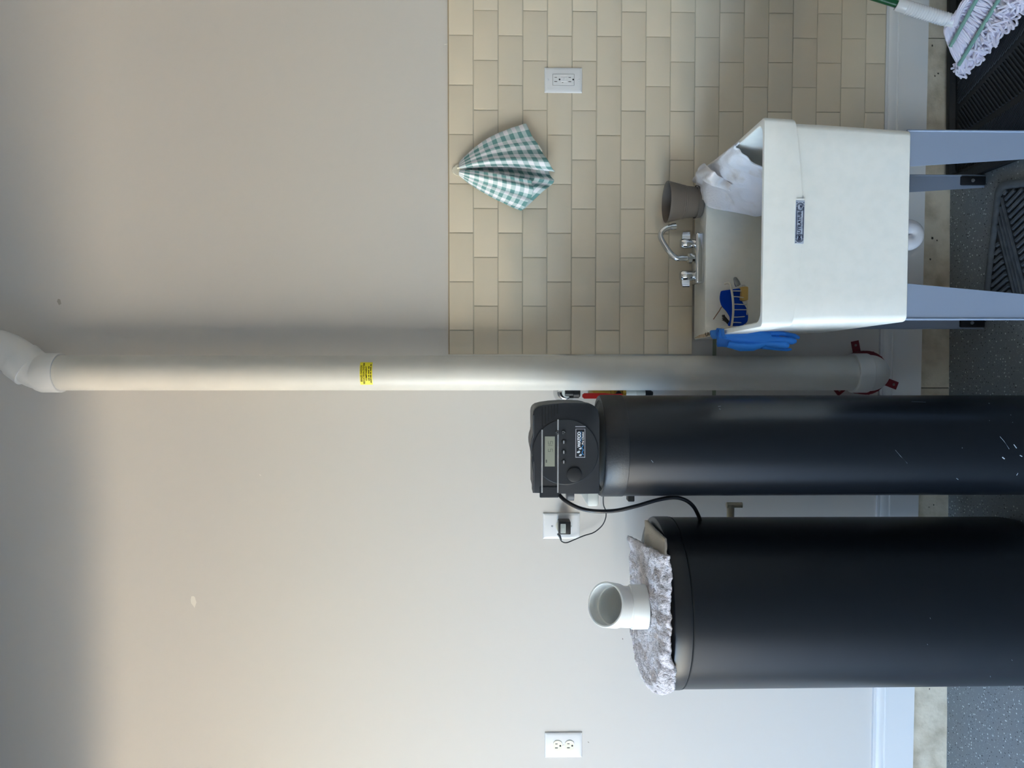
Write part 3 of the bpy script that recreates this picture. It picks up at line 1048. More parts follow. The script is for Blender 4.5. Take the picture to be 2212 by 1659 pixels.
def tring(x0, x1, y0, y1, r, z, bow=0.0):
    out = []
    for x, y in subrect(x0, x1, y0, y1, r):
        zz = z
        if bow:
            w = max(0, (y1 - y) / (y1 - y0)) ** 6
            zz = z - bow * w * (1 - (2 * (x - x0) / (x1 - x0) - 1) ** 2)
        out.append((shear(x, y), y, zz))
    return out
tub = thing('laundry_tub', 'white plastic utility sink tub on grey steel legs', 'sink', ((XLT + XRT) / 2, (YFT + YBT) / 2, floor_z(0.3)))
bm = bmesh.new()
rings = [
    tring(XLT + 0.0165, XRT - 0.026, YFT + 0.018, YBT - 0.09, 0.012, 0.487),
    tring(XLT + 0.0145, XRT - 0.024, YFT + 0.014, YBT - 0.085, 0.016, 0.490),
    tring(XLT + 0.0095, XRT - 0.0125, YFT + 0.0085, YBT - 0.01, 0.018, 0.700, 0.0),
    tring(XLT + 0.0075, XRT - 0.0115, YFT + 0.0045, YBT - 0.006, 0.016, 0.7695, 0.021),
    tring(XLT + 0.0030, XRT - 0.0050, YFT + 0.0012, YBT, 0.014, 0.7700, 0.021),
    tring(XLT + 0.0020, XRT - 0.0040, YFT + 0.0006, YBT, 0.013, 0.7730, 0.021),
    tring(XLT, XRT - 0.0010, YFT, YBT, 0.012, RZ - 0.0035),
    tring(XLT + 0.001, XRT - 0.002, YFT + 0.001, YBT - 0.001, 0.012, RZ - 0.0005),
    tring(XLT + 0.003, XRT - 0.004, YFT + 0.003, YBT - 0.003, 0.012, RZ),
    tring(XLT + 0.011, XRT - 0.012, YFT + 0.011, YBT - 0.122, 0.028, RZ),
    tring(XLT + 0.0135, XRT - 0.0145, YFT + 0.0135, YBT - 0.1245, 0.028, RZ - 0.002),
    tring(XLT + 0.015, XRT - 0.016, YFT + 0.015, YBT - 0.126, 0.028, RZ - 0.008),
    tring(XLT + 0.030, XRT - 0.034, YFT + 0.030, YBT - 0.135, 0.035, 0.53),
    tring(XLT + 0.045, XRT - 0.05, YFT + 0.045, YBT - 0.15, 0.035, 0.512),
    tring(XLT + 0.20, XRT - 0.20, YFT + 0.25, YBT - 0.28, 0.03, 0.508),
]
loft(bm, rings)
basin = obj('basin', bm, M_tub, tub, angle=28)

# maker's plate on the front
sy = YFT - 0.0006
a, b = W(1717.5, 526, sy), W(1737.5, 433, sy)
sx0, sx1, sz1, sz0 = a.x, b.x, a.z, b.z
tilt = 0.012
def tilted(bm):
    c = Vector(((sx0 + sx1) / 2, sy, (sz0 + sz1) / 2))
    bmesh.ops.transform(bm, matrix=Matrix.Translation(c) @ Matrix.Rotation(tilt, 4, 'Y') @ Matrix.Translation(-c), verts=bm.verts)
    return bm
bm = bmesh.new()
bx(bm, sx0, sx1, sy - 0.0010, sy + 0.004, sz0, sz1)
stk = obj('maker_plate', tilted(bm), mat('plate_silver', '#a9b3c4', rough=0.35), tub, smooth=False, label='silver and navy maker plate')
M_navy = mat('plate_navy', '#151d38', rough=0.45)
py_ = sy - 0.0010
sw, sh = sx1 - sx0, sz1 - sz0
zc = (sz0 + sz1) / 2
R1 = sh * 0.40
cL, cR = sx0 + R1 + 0.0045, sx1 - R1 - 0.0075
bm = bmesh.new()
for zz in (zc + sh * 0.36, zc - sh * 0.44):
    bx(bm, cL, cR, py_ - 0.0003, py_, zz, zz + sh * 0.08)
for cx in (cL, cR):
    for r0, r1 in ((R1 * 0.80, R1 * 0.93), (R1 * 1.05, R1 * 1.22)):
        ring = [(math.cos(2 * math.pi * k / 40), math.sin(2 * math.pi * k / 40)) for k in range(40)]
        I = [bm.verts.new((cx + r0 * u, py_ - 0.0003, zc + max(-sh * .44, min(sh * .44, r0 * v)))) for u, v in ring]
        O = [bm.verts.new((cx + r1 * u, py_ - 0.0003, zc + max(-sh * .44, min(sh * .44, r1 * v)))) for u, v in ring]
        for k in range(40):
            bm.faces.new((I[k], I[(k + 1) % 40], O[(k + 1) % 40], O[k]))
for x, z in ((sx0 + 0.0012, sz1 - 0.0032), (sx1 - 0.0065, sz1 - 0.0032), (sx1 - 0.0065, sz0 + 0.0012)):
    bx(bm, x, x + 0.0022, py_ - 0.0003, py_, z, z + 0.002)
obj('border', tilted(bm), M_navy, stk, smooth=False)
cx = (cL + cR) / 2
for s, x, z, size, bold in (('UTILATUB', cx, zc + 0.0008, 0.0108, 0.0003), ('EM', cL, zc, 0.0088, 0.0005), ('18', cR, zc - 0.0022, 0.0082, 0.0003)):
    t = on_front(text_bm(s, size, bold=bold, spacing=1.0), x, py_ - 0.0004, z)
    obj('lettering', tilted(t), M_navy, stk, smooth=False)
bm = bmesh.new()
for k, (w, zz) in enumerate(((0.050, zc + 0.0062), (0.030, zc - 0.0046), (0.026, zc - 0.0064))):
    n = int(w / 0.0016)
    for i in range(n):
        if (i * 7 + k) % 6:
            bx(bm, cx - w / 2 + i * 0.0016, cx - w / 2 + i * 0.0016 + 0.0011, py_ - 0.0003, py_, zz - 0.0004, zz + 0.0004)
obj('small_print', tilted(bm), mat('plate_print', '#5c677e', rough=0.5), stk, smooth=False)
bm = bmesh.new()
bx(bm, sx1, sx1 + 0.004, sy - 0.0006, sy + 0.004, sz0 + 0.002, sz1)
obj('plate_backing', tilted(bm), mat('backing_white', '#f2f4f4', rough=0.4), stk, smooth=False)

# legs: folded steel angles, tapering to the floor
def leg(xo, xi_t, xi_b, yo, depth_t, depth_b, zt, sgn, ydir):
    """xo = outer x edge; inner edge goes from xi_t (top) to xi_b (floor); side wing runs in ydir"""
    zf = floor_z(xo) + 0.001
    bm = bmesh.new()
    t = 0.0022
    def quad_plate(pts, nrm):
        n = Vector(nrm) * t
        loft(bm, [[Vector(p) for p in pts], [Vector(p) + n for p in pts]])
    quad_plate([(xo, yo, zt), (xi_t, yo, zt), (xi_b, yo, zf), (xo, yo, zf)], (0, ydir, 0))
    quad_plate([(xo, yo, zt), (xo, yo + ydir * depth_t, zt), (xo, yo + ydir * depth_b, zf), (xo, yo, zf)], (-sgn, 0, 0))
    tube(bm, [(xo, yo + ydir * 0.0006, zt), (xo, yo + ydir * 0.0006, zf)], 0.0028, seg=10)
    return obj('leg', bm, M_leg, tub, angle=30)
YL = YFT + 0.022
def xz(px, py): p = W(px, py, YL); return p.x, p.z
def inner(pt, pb, zf):
    """extend the inner edge line seen in the photo down to the floor"""
    (xa, za), (xb, zb) = xz(*pt), xz(*pb)
    return xa, xa + (xb - xa) * (zf - za) / (zb - za)
it, ib = inner((1970, 612), (2212, 635), floor_z(0.1))
leg(xz(2100, 689)[0], it, ib, YL, 0.075, 0.04, 0.493, 1 if False else -1, 1)
it2, ib2 = inner((1971, 360), (2212, 344), floor_z(0.5))
leg(xz(2100, 283)[0], it2, ib2, YL, 0.075, 0.04, 0.493, 1, 1)
YR = -0.165
def xr(px, py): return W(px, py, YR).x
M_foot = mat('foot_black', '#15171c', rough=0.45)
for xo, xt, xb, sgn, fp in ((xr(2050, 379), xr(1975, 428), xr(2130, 405), 1, 395), (xr(2050, 709), xr(1975, 650), xr(2128, 684), -1, 700)):
    lg = leg(xo, xt, xb, YR, 0.06, 0.035, 0.50, sgn, 1)
    zf = floor_z(xo) + 0.001
    bm = bmesh.new()
    xm = xo - sgn * 0.016
    bx(bm, xm - 0.013, xm + 0.013, YR - 0.007, YR + 0.012, zf, zf + 0.074, 0.003, 2)
    ft = obj('foot', bm, M_foot, lg)
    bm = bmesh.new()
    lathe(bm, [(0, -0.004), (0.0042, -0.0035), (0.0055, 0.0), (0.0055, 0.002), (0, 0.002)], (xm, YR - 0.007, zf + 0.040), (0, 1, 0), seg=10)
    obj('bolt', bm, M_steel, lg)
# white trap under the tub
bm = bmesh.new()
tp = W(1994, 508, -0.30)
R, r = 0.021, 0.0225
path = [Vector((tp.x - R, -0.30, 0.50)), Vector((tp.x - R, -0.30, tp.z + R + r + 0.02))]
for k in range(13):
    a = math.pi + math.pi * k / 12
    path.append(Vector((tp.x + R * math.cos(a), -0.30, tp.z + r + R + R * math.sin(a))))
path += [Vector((tp.x + R, -0.30, tp.z + r + R + 0.03)), Vector((tp.x + R, -0.27, tp.z + r + R + 0.055)), Vector((tp.x + R, -0.20, tp.z + r + R + 0.06)), Vector((tp.x + R, -0.004, tp.z + r + R + 0.06))]
tube(bm, path, r, seg=24)
obj('drain_trap', bm, mat('trap_white', '#e6e6ec', rough=0.25), tub)

# ================================================================== faucet
fa = thing('faucet', 'chrome two-handle faucet on the back ledge of the tub', 'faucet', (0.296, -0.075, RZ))
FYc = -0.110
x0, x1 = W(1515, 612, FYc - 0.025).x, W(1515, 501, FYc - 0.025).x
bm = bmesh.new()
bx(bm, x0, x1, FYc - 0.025, FYc + 0.025, RZ, RZ + 0.026, 0.006, 3)
obj('base', bm, M_chrome, fa, angle=40)
for py, s in ((526, 1), (596, -1)):
    hx = W(1488, py, FYc).x
    bm = bmesh.new()
    lathe(bm, [(0, RZ + 0.024), (0.0135, RZ + 0.024), (0.0135, RZ + 0.030), (0.0155, RZ + 0.036), (0.0165, RZ + 0.060), (0.013, RZ + 0.0665), (0, RZ + 0.0675)], (hx, FYc, 0), seg=28)
    h = obj('handle', bm, M_chrome, fa)
    bm = bmesh.new()
    loft(bm, [[(hx + s * d, FYc + y, z) for y, z in ((-w, RZ + 0.040), (w, RZ + 0.040), (w * 0.8, zt), (-w * 0.8, zt))] for d, w, zt in ((0.010, 0.010, RZ + 0.063), (0.020, 0.011, RZ + 0.064), (0.030, 0.009, RZ + 0.062), (0.034, 0.006, RZ + 0.060))])
    obj('paddle', bm, M_chrome, h)
bx_ = W(1494, 558, FYc).x
bm = bmesh.new()
lathe(bm, [(0, RZ + 0.024), (0.0115, RZ + 0.024), (0.0115, RZ + 0.032), (0.016, RZ + 0.033), (0.016, RZ + 0.043), (0.011, RZ + 0.046), (0, RZ + 0.046)], (bx_, FYc, 0), seg=10)
obj('collar_nut', bm, M_chrome, fa)
sp = [Vector((bx_, FYc, RZ + 0.04)), Vector((bx_, FYc, RZ + 0.062)), W(1462, 558, FYc), W(1450, 549, FYc), W(1440, 536, FYc), W(1431, 521, FYc), W(1427, 511, FYc), W(1429, 502, FYc), W(1436, 495, FYc), W(1446, 491, FYc), W(1455, 489.5, FYc)]
bm = bmesh.new()
tube(bm, smooth_path(sp, 6), 0.0088, seg=18)
s_ = obj('spout', bm, M_chrome, fa)
bm = bmesh.new()
tube(bm, [W(1450, 490, FYc), W(1460, 489, FYc)], 0.0102, seg=18)
obj('aerator', bm, M_chrome, s_)

# ================================================================== plant pot
px_, py2 = 0.4655, -0.097
po_ = thing('plant_pot', 'empty brown-grey plastic flower pot with saucer on the tub ledge', 'pot', (px_, py2, RZ))
M_pot = mat('pot_plastic', '#6d655d', rough=0.6, bump=0.1, bscale=300)
bm = bmesh.new()
lathe(bm, [(0, 0.006), (0.0430, 0.006), (0.0440, 0.010), (0.0485, 0.050), (0.0505, 0.056), (0.0500, 0.0575), (0.0515, 0.061), (0.0510, 0.0625), (0.0530, 0.067), (0.0600, 0.096), (0.0628, 0.106), (0.0622, 0.108),
           (0.0600, 0.107), (0.0560, 0.090), (0.0480, 0.060), (0.0420, 0.012), (0, 0.012)], (px_, py2, RZ), seg=64)
obj('pot', bm, M_pot, po_)
bm = bmesh.new()
lathe(bm, [(0, 0.0008), (0.040, 0.0008), (0.0465, 0.004), (0.0505, 0.019), (0.0490, 0.020), (0.0445, 0.006), (0, 0.005)], (px_, py2, RZ), seg=64)
obj('saucer', bm, M_pot, po_)

# ================================================================== cloths: helper for draped sheets
def sheet(name, grid, m, thick, parent=None, loc=None, wob=0.0, seed=0, uvs=None, sub=True):
    """grid[i][j] -> Vector; thin cloth with two faces"""
    bm = bmesh.new()
    uvl = bm.loops.layers.uv.new('cloth')
    ni, nj = len(grid), len(grid[0])
    V = [[bm.verts.new(grid[i][j] + (noise.noise_vector(grid[i][j] * 45 + Vector((seed, 0, 0))) * wob if wob else Vector((0, 0, 0)))) for j in range(nj)] for i in range(ni)]
    idx = {}
    for i in range(ni):
        for j in range(nj):
            idx[V[i][j]] = (i / (ni - 1), j / (nj - 1)) if uvs is None else uvs(i / (ni - 1), j / (nj - 1))
    for i in range(ni - 1):
        for j in range(nj - 1):
            f = bm.faces.new((V[i][j], V[i + 1][j], V[i + 1][j + 1], V[i][j + 1]))
            for l in f.loops:
                l[uvl].uv = idx[l.vert]
    off = OFF[parent.name] if parent is not None else Vector(loc)
    me = bpy.data.meshes.new(name)
    bm.to_mesh(me); bm.free()
    me.transform(Matrix.Translation(-off))
    me.materials.append(m)
    me.polygons.foreach_set('use_smooth', [True] * len(me.polygons))
    o = bpy.data.objects.new(name, me)
    C.objects.link(o)
    if parent is not None: o.parent = parent
    else: o.location = off
    OFF[o.name] = off
    sd = o.modifiers.new('thickness', 'SOLIDIFY'); sd.thickness = thick; sd.offset = 0
    if sub:
        ss = o.modifiers.new('smooth', 'SUBSURF'); ss.levels = 1; ss.render_levels = 1
    return o

def lerp_poly(pts, t):
    """point at fraction t along a list of Vectors (uniform in index)"""
    x = t * (len(pts) - 1)
    i = min(int(x), len(pts) - 2)
    return pts[i].lerp(pts[i + 1], x - i)

# white rag over the right rim
M_rag = mat('rag_white', '#dcdbe0', rough=0.95, spec=0.1, bump=0.5, bscale=220, bdist=0.002, col2='#b09c7c', cscale=9, cmin=0.52, cmax=0.74, sheen=0.3)
rows = []
NJ = 26
ys = [-0.045 - 0.0160 * k for k in range(26)]
for k, y in enumerate(ys):
    f = k / (len(ys) - 1)
    # cross-section over the rim: outside hem -> rim top -> down the inside of the basin
    reach = 0.055 + 0.075 * min(1, f * 2.4) - 0.012 * math.sin(f * 9)
    drop = 0.010 + 0.16 * max(0, min(1, (f - 0.10) * 1.7))
    hump = 0.012 * math.exp(-((f - 0.18) / 0.09) ** 2)
    fold = 0.010 * math.exp(-((f - 0.30) / 0.06) ** 2)
    xo = XRT + 0.006 - 0.014 * f
    z_out = RZ - 0.012 - 0.012 * math.sin(f * 5)
    xi = XRT - 0.018
    rest = 0.0
    sec = [Vector((xo, y, z_out)), Vector((xo - 0.001, y, RZ + 0.001)), Vector((xo - 0.006, y, RZ + 0.0085 + hump)), Vector((xi, y, RZ + 0.0075 + hump)),
           Vector((xi - reach * 0.18, y, RZ + 0.004 + hump - drop * 0.12)), Vector((xi - reach * 0.40 - fold, y, RZ + 0.002 + hump * 0.7 - drop * 0.34)),
           Vector((xi - reach * 0.70, y, RZ + 0.001 - drop * 0.62 - fold)), Vector((xi - reach, y, RZ - 0.002 - drop))]
    if f < 0.33:      # resting on the back ledge
        sec = [Vector((v.x, v.y, max(v.z, RZ + 0.006 + hump * (1 - i / 7))) if i > 1 else v) for i, v in enumerate(sec)]
    sp_ = smooth_path(sec, 4)
    rows.append([lerp_poly(sp_, j / (NJ - 1)) for j in range(NJ)])
# oblique free edge at the back corner, ragged edge at the front
for j in range(NJ):
    t = j / (NJ - 1)
    for k in range(len(rows)):
        rows[k][j] = rows[k][j] + Vector((0, -0.05 * t * (1 - k / 25) + 0.006 * math.sin(j * 1.3) * (k / 25) ** 3, 0))
for k in range(len(rows)):
    for j in range(NJ):
        p = rows[k][j]
        n1 = noise.noise(Vector((p.y * 26, p.x * 14 + p.z * 30, 4.0)))
        n2 = noise.noise(Vector((p.y * 60 + p.z * 40, p.x * 40, 9.0)))
        amp = min(1.0, j / 8)
        rows[k][j] = p + Vector((-0.022 * abs(n1) * amp, 0.004 * n2, (0.016 * abs(n1) + 0.006 * n2) * amp))
rg = thing('cleaning_rag', 'stained white rag draped over the right rim of the tub', 'rag', (XRT, -0.2, RZ))
sheet('cloth', rows, M_rag, 0.006, parent=rg, wob=0.003, seed=3)
# folded edge lying on the ledge and over the basin corner
eA = smooth_path([LZ(1522, 352, RZ + 0.03), LZ(1531, 362, RZ + 0.036), LZ(1543, 372, RZ + 0.040), W(1560, 384, -0.265), W(1584, 397, -0.295)], 6)
eB = smooth_path([LZ(1504, 379, RZ + 0.010), LZ(1517, 387, RZ + 0.016), LZ(1534, 398, RZ + 0.022), W(1557, 407, -0.265), W(1580, 414, -0.295)], 6)
rows = []
for i in range(25):
    a, b = lerp_poly(eA, i / 24), lerp_poly(eB, i / 24)
    rows.append([a.lerp(b, j / 7) + Vector((0, 0, 0.007 * math.sin(math.pi * j / 7) + 0.002 * math.sin(i * 0.9 + j))) for j in range(8)])
sheet('folded_edge', rows, M_rag, 0.007, parent=rg, wob=0.003, seed=8)

# blue rubber glove hanging over the left rim
def fuse(bm, voxel, smooth_n=6, fac=0.5):
    me = bpy.data.meshes.new('tmp'); bm.to_mesh(me); bm.free()
    o = bpy.data.objects.new('tmp', me); C.objects.link(o)
    r = o.modifiers.new('r', 'REMESH'); r.mode = 'VOXEL'; r.voxel_size = voxel
    s = o.modifiers.new('s', 'SMOOTH'); s.iterations = smooth_n; s.factor = fac
    dg = bpy.context.evaluated_depsgraph_get()
    m2 = bpy.data.meshes.new_from_object(o.evaluated_get(dg))
    b2 = bmesh.new(); b2.from_mesh(m2)
    bpy.data.objects.remove(o); bpy.data.meshes.remove(me); bpy.data.meshes.remove(m2)
    return b2
GY = -0.300
nrm = Vector((0.35, 1, 0)).normalized()
def gp(px, py, dy=0.0): return W(px, py, GY + dy)
bm = bmesh.new()
tube(bm, [gp(1551, 729), gp(1575, 731), gp(1600, 734), gp(1630, 736), gp(1652, 735), gp(1664, 734)], [0.0235, 0.024, 0.026, 0.027, 0.0245, 0.019], seg=20, flat=(nrm, 0.42))
tube(bm, [gp(1572, 744, -0.008), gp(1600, 750, -0.012), gp(1628, 750, -0.012), gp(1655, 743, -0.006)], [0.009, 0.012, 0.011, 0.005], seg=14, flat=(nrm, 0.6))
tube(bm, [gp(1556, 722, 0.0), gp(1600, 720, -0.008), gp(1640, 721, -0.006), gp(1662, 722, -0.002)], [0.009, 0.011, 0.010, 0.007], seg=14, flat=(nrm, 0.7))
for pts, r, dy in ((((1648, 719), (1690, 721), (1716, 726), (1727, 730)), 0.0072, 0.012), (((1652, 731), (1690, 735), (1712, 737), (1720, 737)), 0.0098, -0.008), (((1652, 742), (1680, 744), (1698, 746), (1704, 747)), 0.0092, -0.018),
               (((1645, 750), (1680, 753.5), (1700, 755), (1710, 755)), 0.0052, 0.004)):
    tube(bm, [gp(x, y, dy * i / 2 if i < 2 else dy) for i, (x, y) in enumerate(pts)], [r * 1.05, r, r, r * 0.55], seg=14)
gl = fuse(bm, 0.0015, 3, 0.4)
M_glove = mat('glove_blue', '#2f86e6', rough=0.5, spec=0.35, bump=0.15, bscale=90, bdist=0.002)
gt = thing('rubber_glove', 'bright blue rubber glove hanging fingers down over the left rim', 'glove', (0.04, GY, 0.85))
gbody = obj('glove', gl, M_glove, gt)
# cuff: open sleeve folded over the rim
rows = []
cc = [gp(1549, 729), gp(1556, 730), gp(1566, 731), gp(1580, 733)]
for i, c0 in enumerate(cc):
    row = []
    for k in range(25):
        a = 2 * math.pi * k / 24
        rr = 0.0262 - 0.0006 * i + 0.0016 * math.sin(3 * a + i)
        row.append(c0 + Vector((math.cos(a) * rr, math.sin(a) * rr * 0.36, 0.002 * math.sin(2 * a))))
    rows.append(row)
sheet('cuff', rows, mat('glove_dark', '#1f6cc4', rough=0.5), 0.0012, parent=gt)
# flap of the cuff lying across the rim into the tub
rows = []
for i in range(8):
    f = i / 7
    a, b = W(1545 + 8 * f, 713 - 2 * f, GY - 0.005), W(1572 + 20 * f, 713 - 1 * f, GY - 0.02)
    top = Vector((0.045 + 0.018 * f, -0.245 - 0.075 * 0.5 * (1 - f), RZ + 0.004 + 0.004 * math.sin(f * 3)))
    row = []
    for j in range(8):
        g_ = j / 7
        row.append(Vector((0.043 + 0.026 * f, -0.225 - 0.13 * g_, RZ + 0.0045 + 0.0035 * math.sin(g_ * 6 + f * 2) - (0.004 if f < 0.15 else 0))))
    rows.append(row)
sheet('cuff_flap', rows, M_glove, 0.0016, parent=gt)

# twist of black wire at the ledge end
bm = bmesh.new()
wx, wy = 0.058, -0.165
pts = []
for k in range(40):
    a = k / 39 * 4.4 * math.pi
    pts.append(Vector((wx + 0.006 * math.cos(a) * (1 - 0.3 * k / 39) + 0.004 * k / 39, wy - 0.05 * k / 39 + 0.006 * math.sin(a), RZ + 0.002 + 0.0015 * math.sin(a * 1.3) ** 2)))
tube(bm, pts, 0.0008, seg=5)
one('wire_twist', bm, M_blk, 'small curl of thin black wire on the left end of the tub ledge', 'wire', (wx, wy, RZ))
# tan patch on the ledge end
bm = bmesh.new()
st_pts = [LZ(x, y, RZ + 0.0006) for x, y in ((1497, 731), (1510, 724), (1528, 719), (1545, 716), (1560, 713), (1560, 719), (1545, 724), (1528, 731), (1510, 733))]
st_pts = [Vector((max(v.x, shear(XLT, v.y) + 0.002), min(v.y, YBT - 0.003), RZ + 0.0006)) for v in st_pts]
bm.faces.new([bm.verts.new(v) for v in st_pts])
obj('tan_patch', bm, mat('ledge_tan', '#c3a077', rough=0.6, col2='#d8cdb8', cscale=60), tub, smooth=False)

# ================================================================== wire caddy in the tub
CBY = -0.172          # back plane of the caddy, against the back wall of the basin
M_coat = mat('wire_coat', '#d3cfc2', rough=0.5)
ca = thing('wire_caddy', 'small white coated wire basket hanging in the tub corner', 'basket', (0.14, -0.2, 0.74))
crim = [W(1561, 613, CBY), W(1569, 611.5, CBY - 0.018), W(1577, 614, CBY - 0.035), W(1580, 625, CBY - 0.045), W(1584, 645, CBY - 0.055), W(1586, 665, CBY - 0.058), W(1585, 685, CBY - 0.055), W(1582, 703, CBY - 0.045), W(1578, 712, CBY - 0.03)]
zr = sum(p.z for p in crim) / len(crim)
rimp = smooth_path([Vector((p.x, p.y, zr + (p.z - zr) * 0.4)) for p in crim], 5)
bm = bmesh.new()
tube(bm, rimp, 0.0032, seg=10)
obj('rim_wire', bm, M_coat, ca)
zf_ = zr - 0.047
fl = [Vector((0.14 + (p.x - 0.14) * 0.92, CBY + (p.y - CBY) * 0.75, zf_)) for p in rimp]
bm = bmesh.new()
tube(bm, fl, 0.0016, seg=8)
obj('floor_wire', bm, M_coat, ca)
bars = [W(1600, y, CBY - 0.05).x for y in (628, 641, 656, 670, 684, 698)]
for bxx in bars:
    a = min(rimp[8:-3], key=lambda p: abs(p.x - bxx))
    b = min(fl[8:-3], key=lambda p: abs(p.x - bxx))
    bm = bmesh.new()
    tube(bm, [a, Vector((a.x, a.y, a.z - 0.012)), Vector((b.x, b.y - 0.001, b.z + 0.004)), b, Vector((b.x, CBY + 0.01, zf_))], 0.0014, seg=8)
    obj('wire', bm, M_coat, ca)
# blue foam pad bent in an S
M_blue = mat('foam_blue', '#0c3fae', rough=0.9, spec=0.1, bump=0.3, bscale=250)
fy = CBY - 0.030
left = [(1557, 628), (1556, 645), (1560, 660), (1568, 670), (1574, 684), (1574, 695), (1571, 703)]
right = [(1600, 622), (1602, 640), (1607, 655), (1613, 667), (1614, 684), (1612, 696), (1600, 703)]
rows = []
for i in range(13):
    f = i / 12
    la = lerp_poly([W(x, y, fy) for x, y in left], f)
    ra = lerp_poly([W(x, y, fy) for x, y in right], f)
    rows.append([la.lerp(ra, j / 8) + Vector((0, 0.010 * math.sin(f * 6.3) , 0)) for j in range(9)])
bp_ = sheet('scouring_pad', rows, M_blue, 0.012, loc=(0.14, fy, zf_ + 0.01))
tag(bp_, 'dark blue foam scouring pad standing in the wire basket', 'sponge')
# tan sponge beneath
bm = bmesh.new()
a, b = W(1601, 650, CBY - 0.028), W(1613, 620, CBY - 0.028)
bx(bm, a.x, b.x, CBY - 0.045, CBY - 0.012, b.z, a.z + 0.004, 0.004, 2)
one('kitchen_sponge', bm, mat('sponge_tan', '#c9a762', rough=0.95, bump=0.6, bscale=140), 'tan sponge lying in the bottom of the wire basket', 'sponge', (a.x, CBY - 0.03, b.z))
# steel scoop handle
bm = bmesh.new()
hpts = [W(1594, 617, CBY - 0.02), W(1591, 609, CBY - 0.022), W(1588, 602, CBY - 0.024), W(1586, 599, CBY - 0.024)]
tube(bm, smooth_path(hpts, 5), [0.0085, 0.0088, 0.009, 0.009, 0.0088, 0.0085, 0.008, 0.0075, 0.007, 0.0065, 0.006, 0.0055, 0.0048, 0.004, 0.003, 0.0015], seg=14, flat=(Vector((0, 1, 0)), 0.45))
one('steel_scoop', bm, mat('scoop_steel', '#a7a9ac', rough=0.25, metal=0.9), 'steel scoop end sticking out of the wire basket', 'scoop', hpts[0])
# white-handled brush with dark bristles
br = thing('scrub_brush', 'white handled brush with dark bristles leaning in the basket', 'brush', W(1590, 702, CBY - 0.02))
bm = bmesh.new()
tube(bm, [W(1574, 704, CBY - 0.025), W(1567, 708, CBY - 0.028), W(1560, 711, CBY - 0.03)], [0.006, 0.0085, 0.006], seg=14)
obj('handle', bm, mat('brush_white', '#d9d6cc', rough=0.5), br)
bm = bmesh.new()
random.seed(11)
for k in range(40):
    a = W(1576 + random.uniform(-3, 3), 698 + random.uniform(-4, 4), CBY - 0.02)
    b = W(1562 + random.uniform(-3, 5), 684 + random.uniform(-5, 8), CBY - 0.02)
    tube(bm, [a, b], 0.0006, seg=4)
tag(obj('bristles', bm, mat('bristle_dark', '#3c3a38', rough=0.8), br), kind='stuff')
# thin copper-coloured stick
bm = bmesh.new()
tube(bm, smooth_path([W(1541, 690, CBY + 0.005), W(1547, 681, CBY), W(1554, 671, CBY - 0.005), W(1560, 662, CBY - 0.01), W(1580, 648, CBY - 0.012)], 4), 0.0014, seg=6)
one('copper_stick', bm, mat('copper_dull', '#8a6a50', rough=0.5), 'thin dull copper-coloured stick leaning behind the blue pad', 'stick', W(1580, 648, CBY - 0.012))

# ================================================================== gingham towel on a wall hook
hkp = W(983, 368, -TT)
hk = thing('towel_hook', 'small cream stick-on hook at the top edge of the tiles', 'hook', (hkp.x, -TT, hkp.z))
M_cream = mat('hook_cream', '#d5d0be', rough=0.35)
bm = bmesh.new()
prism(bm, [(hkp.x + 0.0175 * math.cos(a) , hkp.z - 0.016 + 0.026 * math.sin(a)) for a in [2 * math.pi * k / 32 for k in range(32)]], -TT - 0.006, -TT - 0.0002, 0.0025, 2)
obj('backplate', bm, M_cream, hk)
bm = bmesh.new()
tube(bm, smooth_path([(hkp.x, -TT - 0.004, hkp.z - 0.016), (hkp.x, -TT - 0.018, hkp.z - 0.024), (hkp.x, -TT - 0.028, hkp.z - 0.020), (hkp.x, -TT - 0.031, hkp.z - 0.008)], 5), 0.0042, seg=12)
obj('prong', bm, M_cream, hk)

def gingham():
    m = bpy.data.materials.new('gingham')
    m.use_nodes = True
    nt = m.node_tree
    b = nt.nodes['Principled BSDF']
    b.inputs['Roughness'].default_value = 0.95
    b.inputs['Specular IOR Level'].default_value = 0.15
    uv = nt.nodes.new('ShaderNodeUVMap'); uv.uv_map = 'cloth'
    sp = nt.nodes.new('ShaderNodeSeparateXYZ')
    nt.links.new(uv.outputs['UV'], sp.inputs[0])
    st = []
    for ax in ('X', 'Y'):
        fr = nt.nodes.new('ShaderNodeMath'); fr.operation = 'FRACT'
        nt.links.new(sp.outputs[ax], fr.inputs[0])
        g = nt.nodes.new('ShaderNodeMath'); g.operation = 'GREATER_THAN'; g.inputs[1].default_value = 0.5
        nt.links.new(fr.outputs[0], g.inputs[0])
        st.append(g)
    ad = nt.nodes.new('ShaderNodeMath'); ad.operation = 'ADD'
    nt.links.new(st[0].outputs[0], ad.inputs[0]); nt.links.new(st[1].outputs[0], ad.inputs[1])
    hf = nt.nodes.new('ShaderNodeMath'); hf.operation = 'MULTIPLY'; hf.inputs[1].default_value = 0.5
    nt.links.new(ad.outputs[0], hf.inputs[0])
    r = nt.nodes.new('ShaderNodeValToRGB')
    r.color_ramp.interpolation = 'CONSTANT'
    r.color_ramp.elements[0].position = 0.0
    r.color_ramp.elements[0].color = rgb('#f0eef2')
    e = r.color_ramp.elements[1]; e.position = 0.25; e.color = rgb('#bfd0d0')
    e2 = r.color_ramp.elements.new(0.75); e2.color = rgb('#6f9a98')
    nt.links.new(hf.outputs[0], r.inputs['Fac'])
    nt.links.new(r.outputs['Color'], b.inputs['Base Color'])
    return m
M_ging = gingham()
tw = thing('hand_towel', 'green and white gingham towel hanging from the hook on the tiles', 'towel', (hkp.x, -0.04, hkp.z - 0.1))
